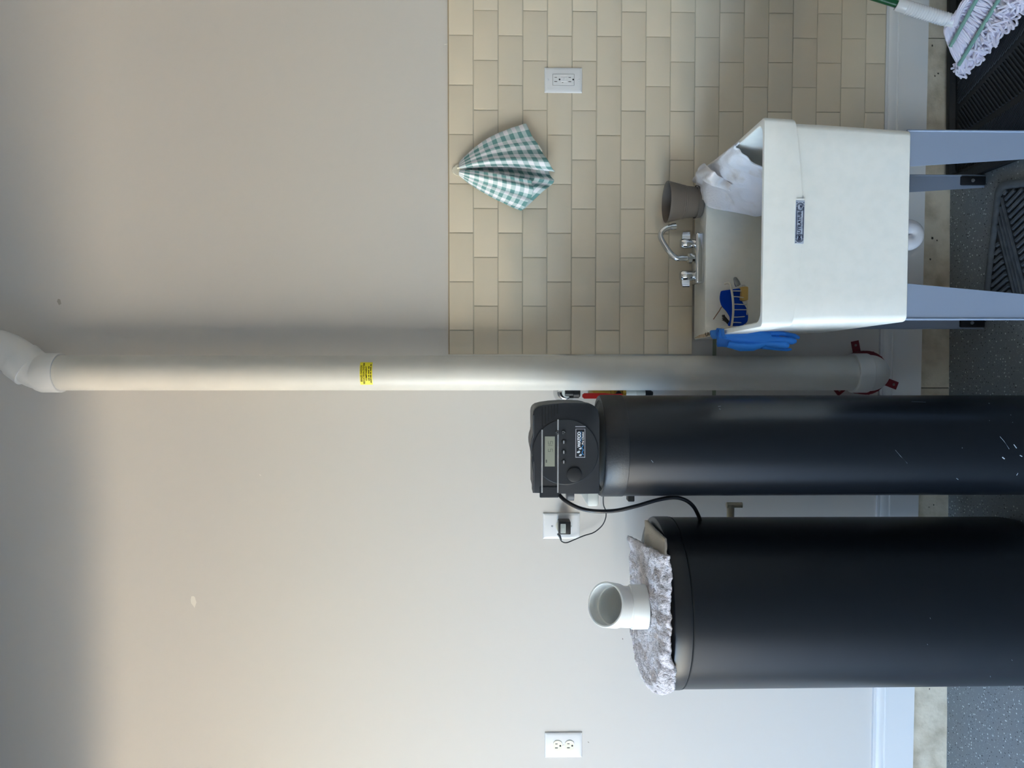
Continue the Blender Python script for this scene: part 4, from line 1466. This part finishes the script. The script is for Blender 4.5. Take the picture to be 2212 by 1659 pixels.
def drape(name, hem, top, ni, nj, ncell_u, ncell_v, sag=(0.0, 0.0), u0=0.0):
    """hem: list of (px, py, Y); top: list of (px, py, Y) with the same meaning, fanned between"""
    H = smooth_path([W(*h) for h in hem], 8)
    T = smooth_path([W(*h) for h in top], 8)
    rows = []
    for i in range(ni):
        f = i / (ni - 1)
        a, b = lerp_poly(T, f), lerp_poly(H, f)
        row = []
        for j in range(nj):
            g = j / (nj - 1)
            gg = g ** 0.92
            p = a.lerp(b, gg)
            # spread quickly below the hook, folds grow towards the hem
            mid = math.sin(math.pi * g ** 0.75)
            p.x += mid * (sag[0] * (1 - f) + sag[1] * f)
            p.y -= 0.006 * math.sin(f * 19 + 1.0) * (g ** 0.8) + 0.010 * mid
            p.y = min(p.y, -TT - 0.004)
            row.append(p)
        rows.append(row)
    o = sheet(name, rows, M_ging, 0.0022, parent=tw, wob=0.0012, seed=5, uvs=lambda u, v: (u0 + u * ncell_u, v * ncell_v))
    return o
# right wing
drape('front_flap', [(1136, 267, -0.030), (1152, 296, -0.055), (1165, 317, -0.050), (1178, 338, -0.075), (1190, 358, -0.085), (1200, 372, -0.060)],
      [(992, 352, -0.022), (991, 356, -0.034), (991, 359, -0.040), (991, 362, -0.044), (992, 364, -0.040), (993, 366, -0.034)], 30, 26, 5.5, 8.0, (0.020, 0.008))
# left wing
drape('front_flap', [(1147, 390, -0.085), (1150, 398, -0.092), (1152, 412, -0.085), (1146, 430, -0.062), (1136, 444, -0.050), (1126, 457, -0.028)],
      [(993, 366, -0.036), (992, 369, -0.044), (991, 372, -0.044), (991, 375, -0.038), (991, 377, -0.030), (992, 380, -0.022)], 28, 26, 4.5, 8.0, (0.002, -0.012), 0.3)
# inner layer seen between the wings, and the layer hanging lower behind the left wing
drape('inner_flap', [(1180, 350, -0.028), (1188, 376, -0.030), (1197, 390, -0.040), (1192, 398, -0.045), (1180, 408, -0.045), (1160, 425, -0.040), (1130, 455, -0.022)],
      [(994, 362, -0.018), (994, 365, -0.020), (994, 368, -0.020), (994, 371, -0.020), (994, 374, -0.020), (994, 376, -0.018), (994, 378, -0.016)], 26, 26, 5.0, 9.0, (0.010, -0.010), 0.6)
bm = bmesh.new()
a, b = W(1163, 314, -0.060), W(1171, 327, -0.062)
tube(bm, [a, b], 0.0022, seg=6, flat=(Vector((0, 1, 0)), 0.3))
obj('care_tag', bm, mat('tag_white', '#eceae2', rough=0.8), tw)

# ================================================================== towel and loose elbow on the brine tank
LIDZ = 1.0335
M_plush = mat('plush_grey', '#e2dce2', rough=1.0, spec=0.05, bump=1.0, bscale=260, bdist=0.004, col2='#bdb5b6', cscale=38, cmin=0.4, cmax=0.75, sheen=0.5)
def plush(name, quad, zfun, ni, nj, thick, m=M_plush, amp=0.004):
    """quad = 4 plan corners (x, y): front-right, front-left, back-left, back-right"""
    rows = []
    for i in range(ni):
        u = i / (ni - 1)
        row = []
        for j in range(nj):
            v = j / (nj - 1)
            f = Vector(quad[0]).lerp(Vector(quad[1]), u)
            b = Vector(quad[3]).lerp(Vector(quad[2]), u)
            p = f.lerp(b, v)
            if u > 0.8:      # round the free end
                p.x += 0.055 * ((u - 0.8) / 0.2) * (abs(v - 0.42) / 0.5) ** 3
                p.y += 0.03 * ((u - 0.8) / 0.2) ** 2 * max(0, 0.35 - v)
            n = noise.noise(Vector((p.x * 30, p.y * 30, 2.0))) + 0.5 * noise.noise(Vector((p.x * 70, p.y * 70, 5.0)))
            fine = noise.noise(Vector((p.x * 240, p.y * 240, 8.0)))
            row.append(Vector((p.x + 0.002 * fine, p.y + 0.003 * noise.noise(Vector((p.x * 60, p.y * 60, 7))), zfun(u, v, p) + amp * n + 0.0022 * fine)))
        rows.append(row)
    return rows
def zlow(u, v, p):
    return LIDZ + 0.007
q1 = ((-0.470, -0.500), (-0.790, -0.560), (-0.86, -0.22), (-0.475, -0.270))
ft_ = thing('folded_towel', 'fluffy grey-white towel folded on top of the brine tank lid', 'towel', (-0.68, -0.37, LIDZ))
rows = plush('t', q1, zlow, 40, 26, 0.008, amp=0.0015)
sheet('lower_layer', rows, mat('plush_back', '#c9c2b6', rough=1.0, spec=0.05, bump=0.8, bscale=300, bdist=0.002), 0.008, parent=ft_, sub=False)
def zup(u, v, p):
    z = LIDZ + 0.019 + 0.012 * v + 0.006 * math.exp(-((u - 0.03) / 0.05) ** 2)
    # edge beyond the tank droops on the left
    r = math.hypot(p.x - BX, p.y - BY)
    if r > BR - 0.01 and p.x < BX:
        z -= 0.42 * (r - BR + 0.01)
    if v < 0.08: z -= 0.011 * (1 - v / 0.08)
    return z
q2 = ((-0.497, -0.560), (-0.868, -0.562), (-0.945, -0.190), (-0.545, -0.170))
rows = plush('t', q2, zup, 170, 110, 0.010, amp=0.0055)
sheet('upper_layer', rows, M_plush, 0.009, parent=ft_, sub=False)
# rounded hem joining the layers at the right end
# loose 45 degree elbow standing on the towel
M_wpvc = mat('elbow_white', '#e9ebe8', rough=0.3, spec=0.5)
ec = Vector((W(1382, 1309, -0.38).x, -0.385, LIDZ + 0.031))
pe = thing('pipe_elbow', 'loose white plastic pipe elbow standing open end up on the towel', 'pipe fitting', ec)
r_in, r_o = 0.0525, 0.0585
d2 = Vector((0.33, -math.sin(math.radians(42)), math.cos(math.radians(42)))).normalized()
zb0, zb1 = ec.z, ec.z + 0.044
bm = bmesh.new()
lathe(bm, [(r_in, zb0), (r_o, zb0), (r_o, zb1 - 0.002), (r_o - 0.002, zb1), (r_o - 0.0045, zb1 + 0.0005)], (ec.x, ec.y, 0), seg=64)
lathe(bm, [(r_in, zb0), (r_in, zb1)], (ec.x, ec.y, 0), seg=64)
obj('hub', bm, M_wpvc, pe)
# bend
bm = bmesh.new()
up = Vector((0, 0, 1))
c1 = Vector((ec.x, ec.y, zb1))
end = c1 + up * 0.020 + d2 * 0.022
pts = bend(c1, c1 + up * 0.022, end + d2 * 0.01, 8, 0.95)
tube(bm, pts, r_o - 0.0038, seg=64, caps=False)
obj('bend', bm, M_wpvc, pe)
bm = bmesh.new()
e0 = pts[-1]
lathe(bm, [(r_o - 0.006, -0.004), (r_o - 0.001, 0.0), (r_o, 0.004), (r_o, 0.044), (r_o - 0.0015, 0.0455), (r_in + 0.0012, 0.0455), (r_in, 0.044), (r_in, 0.010), (r_in - 0.004, 0.0095), (r_in - 0.004, -0.03)], e0, d2, seg=64)
obj('mouth_hub', bm, M_wpvc, pe)

# ================================================================== floor mats
def clip(poly, p, d):
    """intervals of t where p + t d lies inside the polygon"""
    ts = []
    n = len(poly)
    for i in range(n):
        a, b = poly[i], poly[(i + 1) % n]
        ex, ey = b[0] - a[0], b[1] - a[1]
        den = d[0] * ey - d[1] * ex
        if abs(den) < 1e-9: continue
        t = ((a[0] - p[0]) * ey - (a[1] - p[1]) * ex) / den
        s = ((a[0] - p[0]) * d[1] - (a[1] - p[1]) * d[0]) / den
        if 0 <= s < 1: ts.append(t)
    ts.sort()
    return list(zip(ts[0::2], ts[1::2]))

def rib_geo(bm, a, b, w, h, zoff):
    d = Vector((b[0] - a[0], b[1] - a[1], 0)).normalized()
    n = Vector((-d.y, d.x, 0)) * w / 2
    pts = []
    for e in (a, b):
        z = floor_z(e[0]) + zoff
        c = Vector((e[0], e[1], z))
        pts.append([c - n - Vector((0, 0, 0.002)), c - n * 0.6 + Vector((0, 0, h)), c + n * 0.6 + Vector((0, 0, h)), c + n - Vector((0, 0, 0.002))])
    loft(bm, pts)

def ribs_in(poly, direction, spacing, w, h, zoff, m, parent, name, joined, margin=0.004):
    d = Vector((direction[0], direction[1])).normalized()
    n = Vector((-d.y, d.x))
    ks = [n.dot(Vector(p)) for p in poly]
    k = min(ks) + spacing / 2
    jb = bmesh.new() if joined else None
    while k < max(ks):
        for t0, t1 in clip(poly, n * k, d):
            if t1 - t0 < 0.012: continue
            a, b = n * k + d * (t0 + margin), n * k + d * (t1 - margin)
            if joined:
                rib_geo(jb, a, b, w, h, zoff)
            else:
                bm = bmesh.new()
                rib_geo(bm, a, b, w, h, zoff)
                obj(name, bm, m, parent, smooth=False)
        k += spacing
    if joined:
        tag(obj(name, jb, m, parent, smooth=False), kind='stuff')

def slab(bm, outline, z0, z1):
    A = [bm.verts.new((x, y, floor_z(x) + z0)) for x, y in outline]
    B = [bm.verts.new((x, y, floor_z(x) + z1)) for x, y in outline]
    n = len(outline)
    bm.faces.new(A[::-1]); bm.faces.new(B)
    for i in range(n):
        bm.faces.new((A[i], A[(i + 1) % n], B[(i + 1) % n], B[i]))

def rim(bm, outer, innr, z0, z1):
    n = len(outer)
    rings = [[(x, y, floor_z(x) + z) for x, y in o] for o, z in ((outer, z0), (outer, z1 - 0.002), ([(a[0] * 0.85 + b[0] * 0.15, a[1] * 0.85 + b[1] * 0.15) for a, b in zip(outer, innr)], z1), ([(a[0] * 0.25 + b[0] * 0.75, a[1] * 0.25 + b[1] * 0.75) for a, b in zip(outer, innr)], z1), (innr, z0 + 0.003))]
    loft(bm, rings, cap0=False, cap1=False)

M_rub = mat('rubber_black', '#15181c', rough=0.5, spec=0.4, bump=0.3, bscale=150, bdist=0.001)
M_rub2 = mat('rubber_ribs', '#1d2228', rough=0.42, spec=0.45)
mx0, mx1, my0, my1 = 0.540, 1.36, -0.62, -0.010
ma = thing('car_mat', 'black ribbed rubber car mat lying against the wall under the mop', 'floor mat', (0.95, -0.3, floor_z(0.95)))
out_a = rrect(mx0, mx1, my0, my1, 0.03, 5)
in_a = rrect(mx0 + 0.03, mx1 - 0.03, my0 + 0.03, my1 - 0.026, 0.02, 5)
bm = bmesh.new()
slab(bm, out_a, 0.001, 0.007)
obj('base', bm, M_rub, ma, smooth=False)
bm = bmesh.new()
rim(bm, out_a, in_a, 0.004, 0.022)
obj('raised_border', bm, M_rub, ma, angle=50)
wedge = [(0.765, -0.050), (0.860, -0.315), (0.975, -0.585), (0.775, -0.585), (0.715, -0.316), (0.690, -0.105), (0.70, -0.050)]
ribs_in(wedge, (-0.085, -0.065), 0.0115, 0.0062, 0.004, 0.007, M_rub2, ma, 'coarse_rib', False)
left_a = [(0.575, -0.045), (0.685, -0.045), (0.675, -0.105), (0.700, -0.316), (0.760, -0.585), (0.575, -0.585)]
right_a = [(0.780, -0.045), (1.325, -0.045), (1.325, -0.585), (0.990, -0.585), (0.875, -0.315)]
for q in (left_a, right_a):
    ribs_in(q, (0.03, -0.032), 0.0062, 0.0034, 0.0025, 0.007, M_rub2, ma, 'fine_ribs', True)

M_gm = mat('rubber_grey', '#5a6066', rough=0.55, spec=0.35, bump=0.3, bscale=200, bdist=0.001, col2='#4a4f54', cscale=30)
M_gmd = mat('rubber_grey_dark', '#24272a', rough=0.7)
mb = thing('boot_mat', 'grey rubber mat with slatted panels and rounded corners under the tub', 'floor mat', (0.33, -0.35, floor_z(0.33)))
u = Vector((0.335, -0.052)).normalized(); v = Vector((u.y, -u.x))
o0 = Vector((0.150, -0.172))
def lm(a, b): q = o0 + u * a + v * b; return (q.x, q.y)
wB, lB = 0.352, 0.345
out_b = [lm(a, b) for a, b in rrect(0, wB, 0, lB, 0.035, 6)]
in_b = [lm(a, b) for a, b in rrect(0.022, wB - 0.022, 0.022, lB - 0.022, 0.028, 6)]
bm = bmesh.new()
slab(bm, out_b, 0.001, 0.005)
obj('base', bm, M_gmd, mb, smooth=False)
bm = bmesh.new()
rim(bm, out_b, in_b, 0.003, 0.013)
obj('raised_border', bm, M_gm, mb, angle=50)
# long ribs that part the panels
A_, B_ = Vector(LZ(2163, 452, 0.01)[:2]), Vector(LZ(2203, 622, 0.01)[:2])
dl = (B_ - A_).normalized(); nl = Vector((-dl.y, dl.x))
inn = [lm(a, b) for a, b in rrect(0.024, wB - 0.024, 0.024, lB - 0.024, 0.02, 3)]
for k in range(4):
    p = A_ + nl * (k - 1.5) * 0.0125
    for t0, t1 in clip(inn, p, dl):
        bm = bmesh.new()
        rib_geo(bm, p + dl * (t0 + 0.003), p + dl * (t1 - 0.003), 0.0075, 0.006, 0.005)
        obj('long_rib', bm, M_gm, mb, smooth=False)
def half(poly, sgn, off):
    """part of a polygon on one side of the long ribs"""
    out = []
    f = lambda q: sgn * (nl.dot(Vector(q) - A_)) - off
    for i in range(len(poly)):
        a, b = poly[i], poly[(i + 1) % len(poly)]
        fa, fb = f(a), f(b)
        if fa > 0: out.append(a)
        if fa * fb < 0:
            t = fa / (fa - fb)
            out.append((a[0] + (b[0] - a[0]) * t, a[1] + (b[1] - a[1]) * t))
    return out
sd1, sd2 = Vector(LZ(2173, 424, 0.01)[:2]), Vector(LZ(2194, 402, 0.01)[:2])
for sgn in (1, -1):
    ribs_in(half(inn, sgn, 0.028), sd2 - sd1, 0.0185, 0.0125, 0.006, 0.005, M_gm, mb, 'slat', False)

# ================================================================== mop
M_str = mat('mop_cotton', '#e9e4f2', rough=0.95, spec=0.1, sheen=0.3, bump=0.3, bscale=400)
M_green = mat('mop_green', '#0f5a33', rough=0.3, spec=0.5)
M_sock = mat('mop_socket', '#eceef2', rough=0.25, spec=0.5)
M_mband = mat('mop_band', '#7fa79b', rough=0.8)
mb0, mt0 = W(2058, 46, -0.175), W(1937, 9, -0.155)
hd = (mt0 - mb0).normalized()
mop = thing('string_mop', 'white string mop standing on the black car mat with its handle against the wall', 'mop', (mb0.x, mb0.y, floor_z(mb0.x) + 0.01))
top = mt0 + hd * 0.88
bm = bmesh.new()
tube(bm, [mt0 - hd * 0.03, top], 0.0102, seg=20)
obj('handle', bm, M_green, mop)
bm = bmesh.new()
prof = [(0.0, -0.004), (0.019, -0.004), (0.0195, 0.004)]
L_ = (mt0 - mb0).length
nr = 17
for k in range(nr):
    h0 = 0.012 + (L_ - 0.04) * k / nr
    prof += [(0.0178, h0), (0.0190, h0 + 0.002), (0.0190, h0 + (L_ - 0.04) / nr * 0.6), (0.0176, h0 + (L_ - 0.04) / nr * 0.8)]
prof += [(0.0176, L_ - 0.024), (0.0182, L_ - 0.004), (0.0165, L_), (0.0115, L_)]
lathe(bm, prof, mb0, hd, seg=32)
# chevron ribs along the grip
for k in range(15):
    h0 = 0.018 + (L_ - 0.05) * k / 15
    for s in (-1, 1):
        pts = []
        for q in range(5):
            a = s * (0.15 + 0.22 * q) - 1.3
            u1, v1 = frame_of(hd)
            pts.append(mb0 + hd * (h0 + 0.0028 * q) + (u1 * math.cos(a) + v1 * math.sin(a)) * 0.0190)
        tube(bm, pts, 0.0011, seg=4)
obj('grip_socket', bm, M_sock, mop)
random.seed(21)
def mp(px, py, Y): return W(px, py, Y)
def along(f):
    """control points of a strand for fan position f (0 = towards the tub, 1 = towards the camera)"""
    s0 = mb0 + Vector((0.012 * math.cos(f * 3), -0.014 * f + 0.005, -0.002))
    m1 = mp(2050 + 62 * f, 84 - 108 * f, -0.130 - 0.115 * f)
    m2 = mp(2074 + 82 * f, 132 - 150 * f, -0.120 - 0.165 * f)
    e = LZ(2084 + 140 * f, 160 - 150 * f, 0.03)
    return s0, m1, m2, e
bm = bmesh.new()
NS = 190
for i in range(NS):
    f = random.random() * 1.12 - 0.04
    s0, m1, m2, e = along(f)
    lay = random.random()
    out = Vector((-0.25, -0.8, 0.55)) * (0.020 * lay)
    j = lambda a: Vector((random.uniform(-a, a), random.uniform(-a, a), random.uniform(-a, a)))
    zmin = floor_z(e.x) + 0.018
    pts = [s0 + j(0.006), s0.lerp(m1, 0.55) + out * 1.0 + Vector((0, -0.004, 0.014)) + j(0.004), m1 + out + j(0.005), m1.lerp(m2, 0.5) + out * 1.1 + Vector((0, -0.004, 0.006)) + j(0.005), m2 + out * 0.8 + j(0.006)]
    q = m2.lerp(e, 0.55) + j(0.016) + out * 0.5
    e2 = e + j(0.018) + (e - m2) * random.uniform(-0.45, 0.12)
    pts += [q, e2, e2 + j(0.012) + Vector((0.006, -0.006, 0.002)), q + j(0.016) + Vector((0.010, 0.004, -0.004))]
    for p in pts:
        zf = floor_z(p.x) + 0.016
        if p.z < zf: p.z = zf + random.uniform(0, 0.005)
        p.y = min(p.y, -0.022)
    tube(bm, smooth_path(pts, 4), 0.0034, seg=5)
tag(obj('cotton_strings', bm, M_str, mop), kind='stuff')
# green stitched bands
for which, push in ((1, 0.029), (2, 0.022)):
    pts = []
    for k in range(19):
        f = -0.04 + 1.1 * k / 18
        c = along(f)[which]
        if which == 1: c = c.lerp(along(f)[2], 0.30)
        else: c = c.lerp(along(f)[3], 0.18)
        pts.append(c + Vector((-0.25, -0.8, 0.55)) * push + Vector((0, -0.003, 0.003)))
    for p in pts: p.z = max(p.z, floor_z(p.x) + 0.024)
    bm = bmesh.new()
    tube(bm, smooth_path(pts, 3), 0.0055, seg=8)
    obj('stitched_band', bm, M_mband, mop)
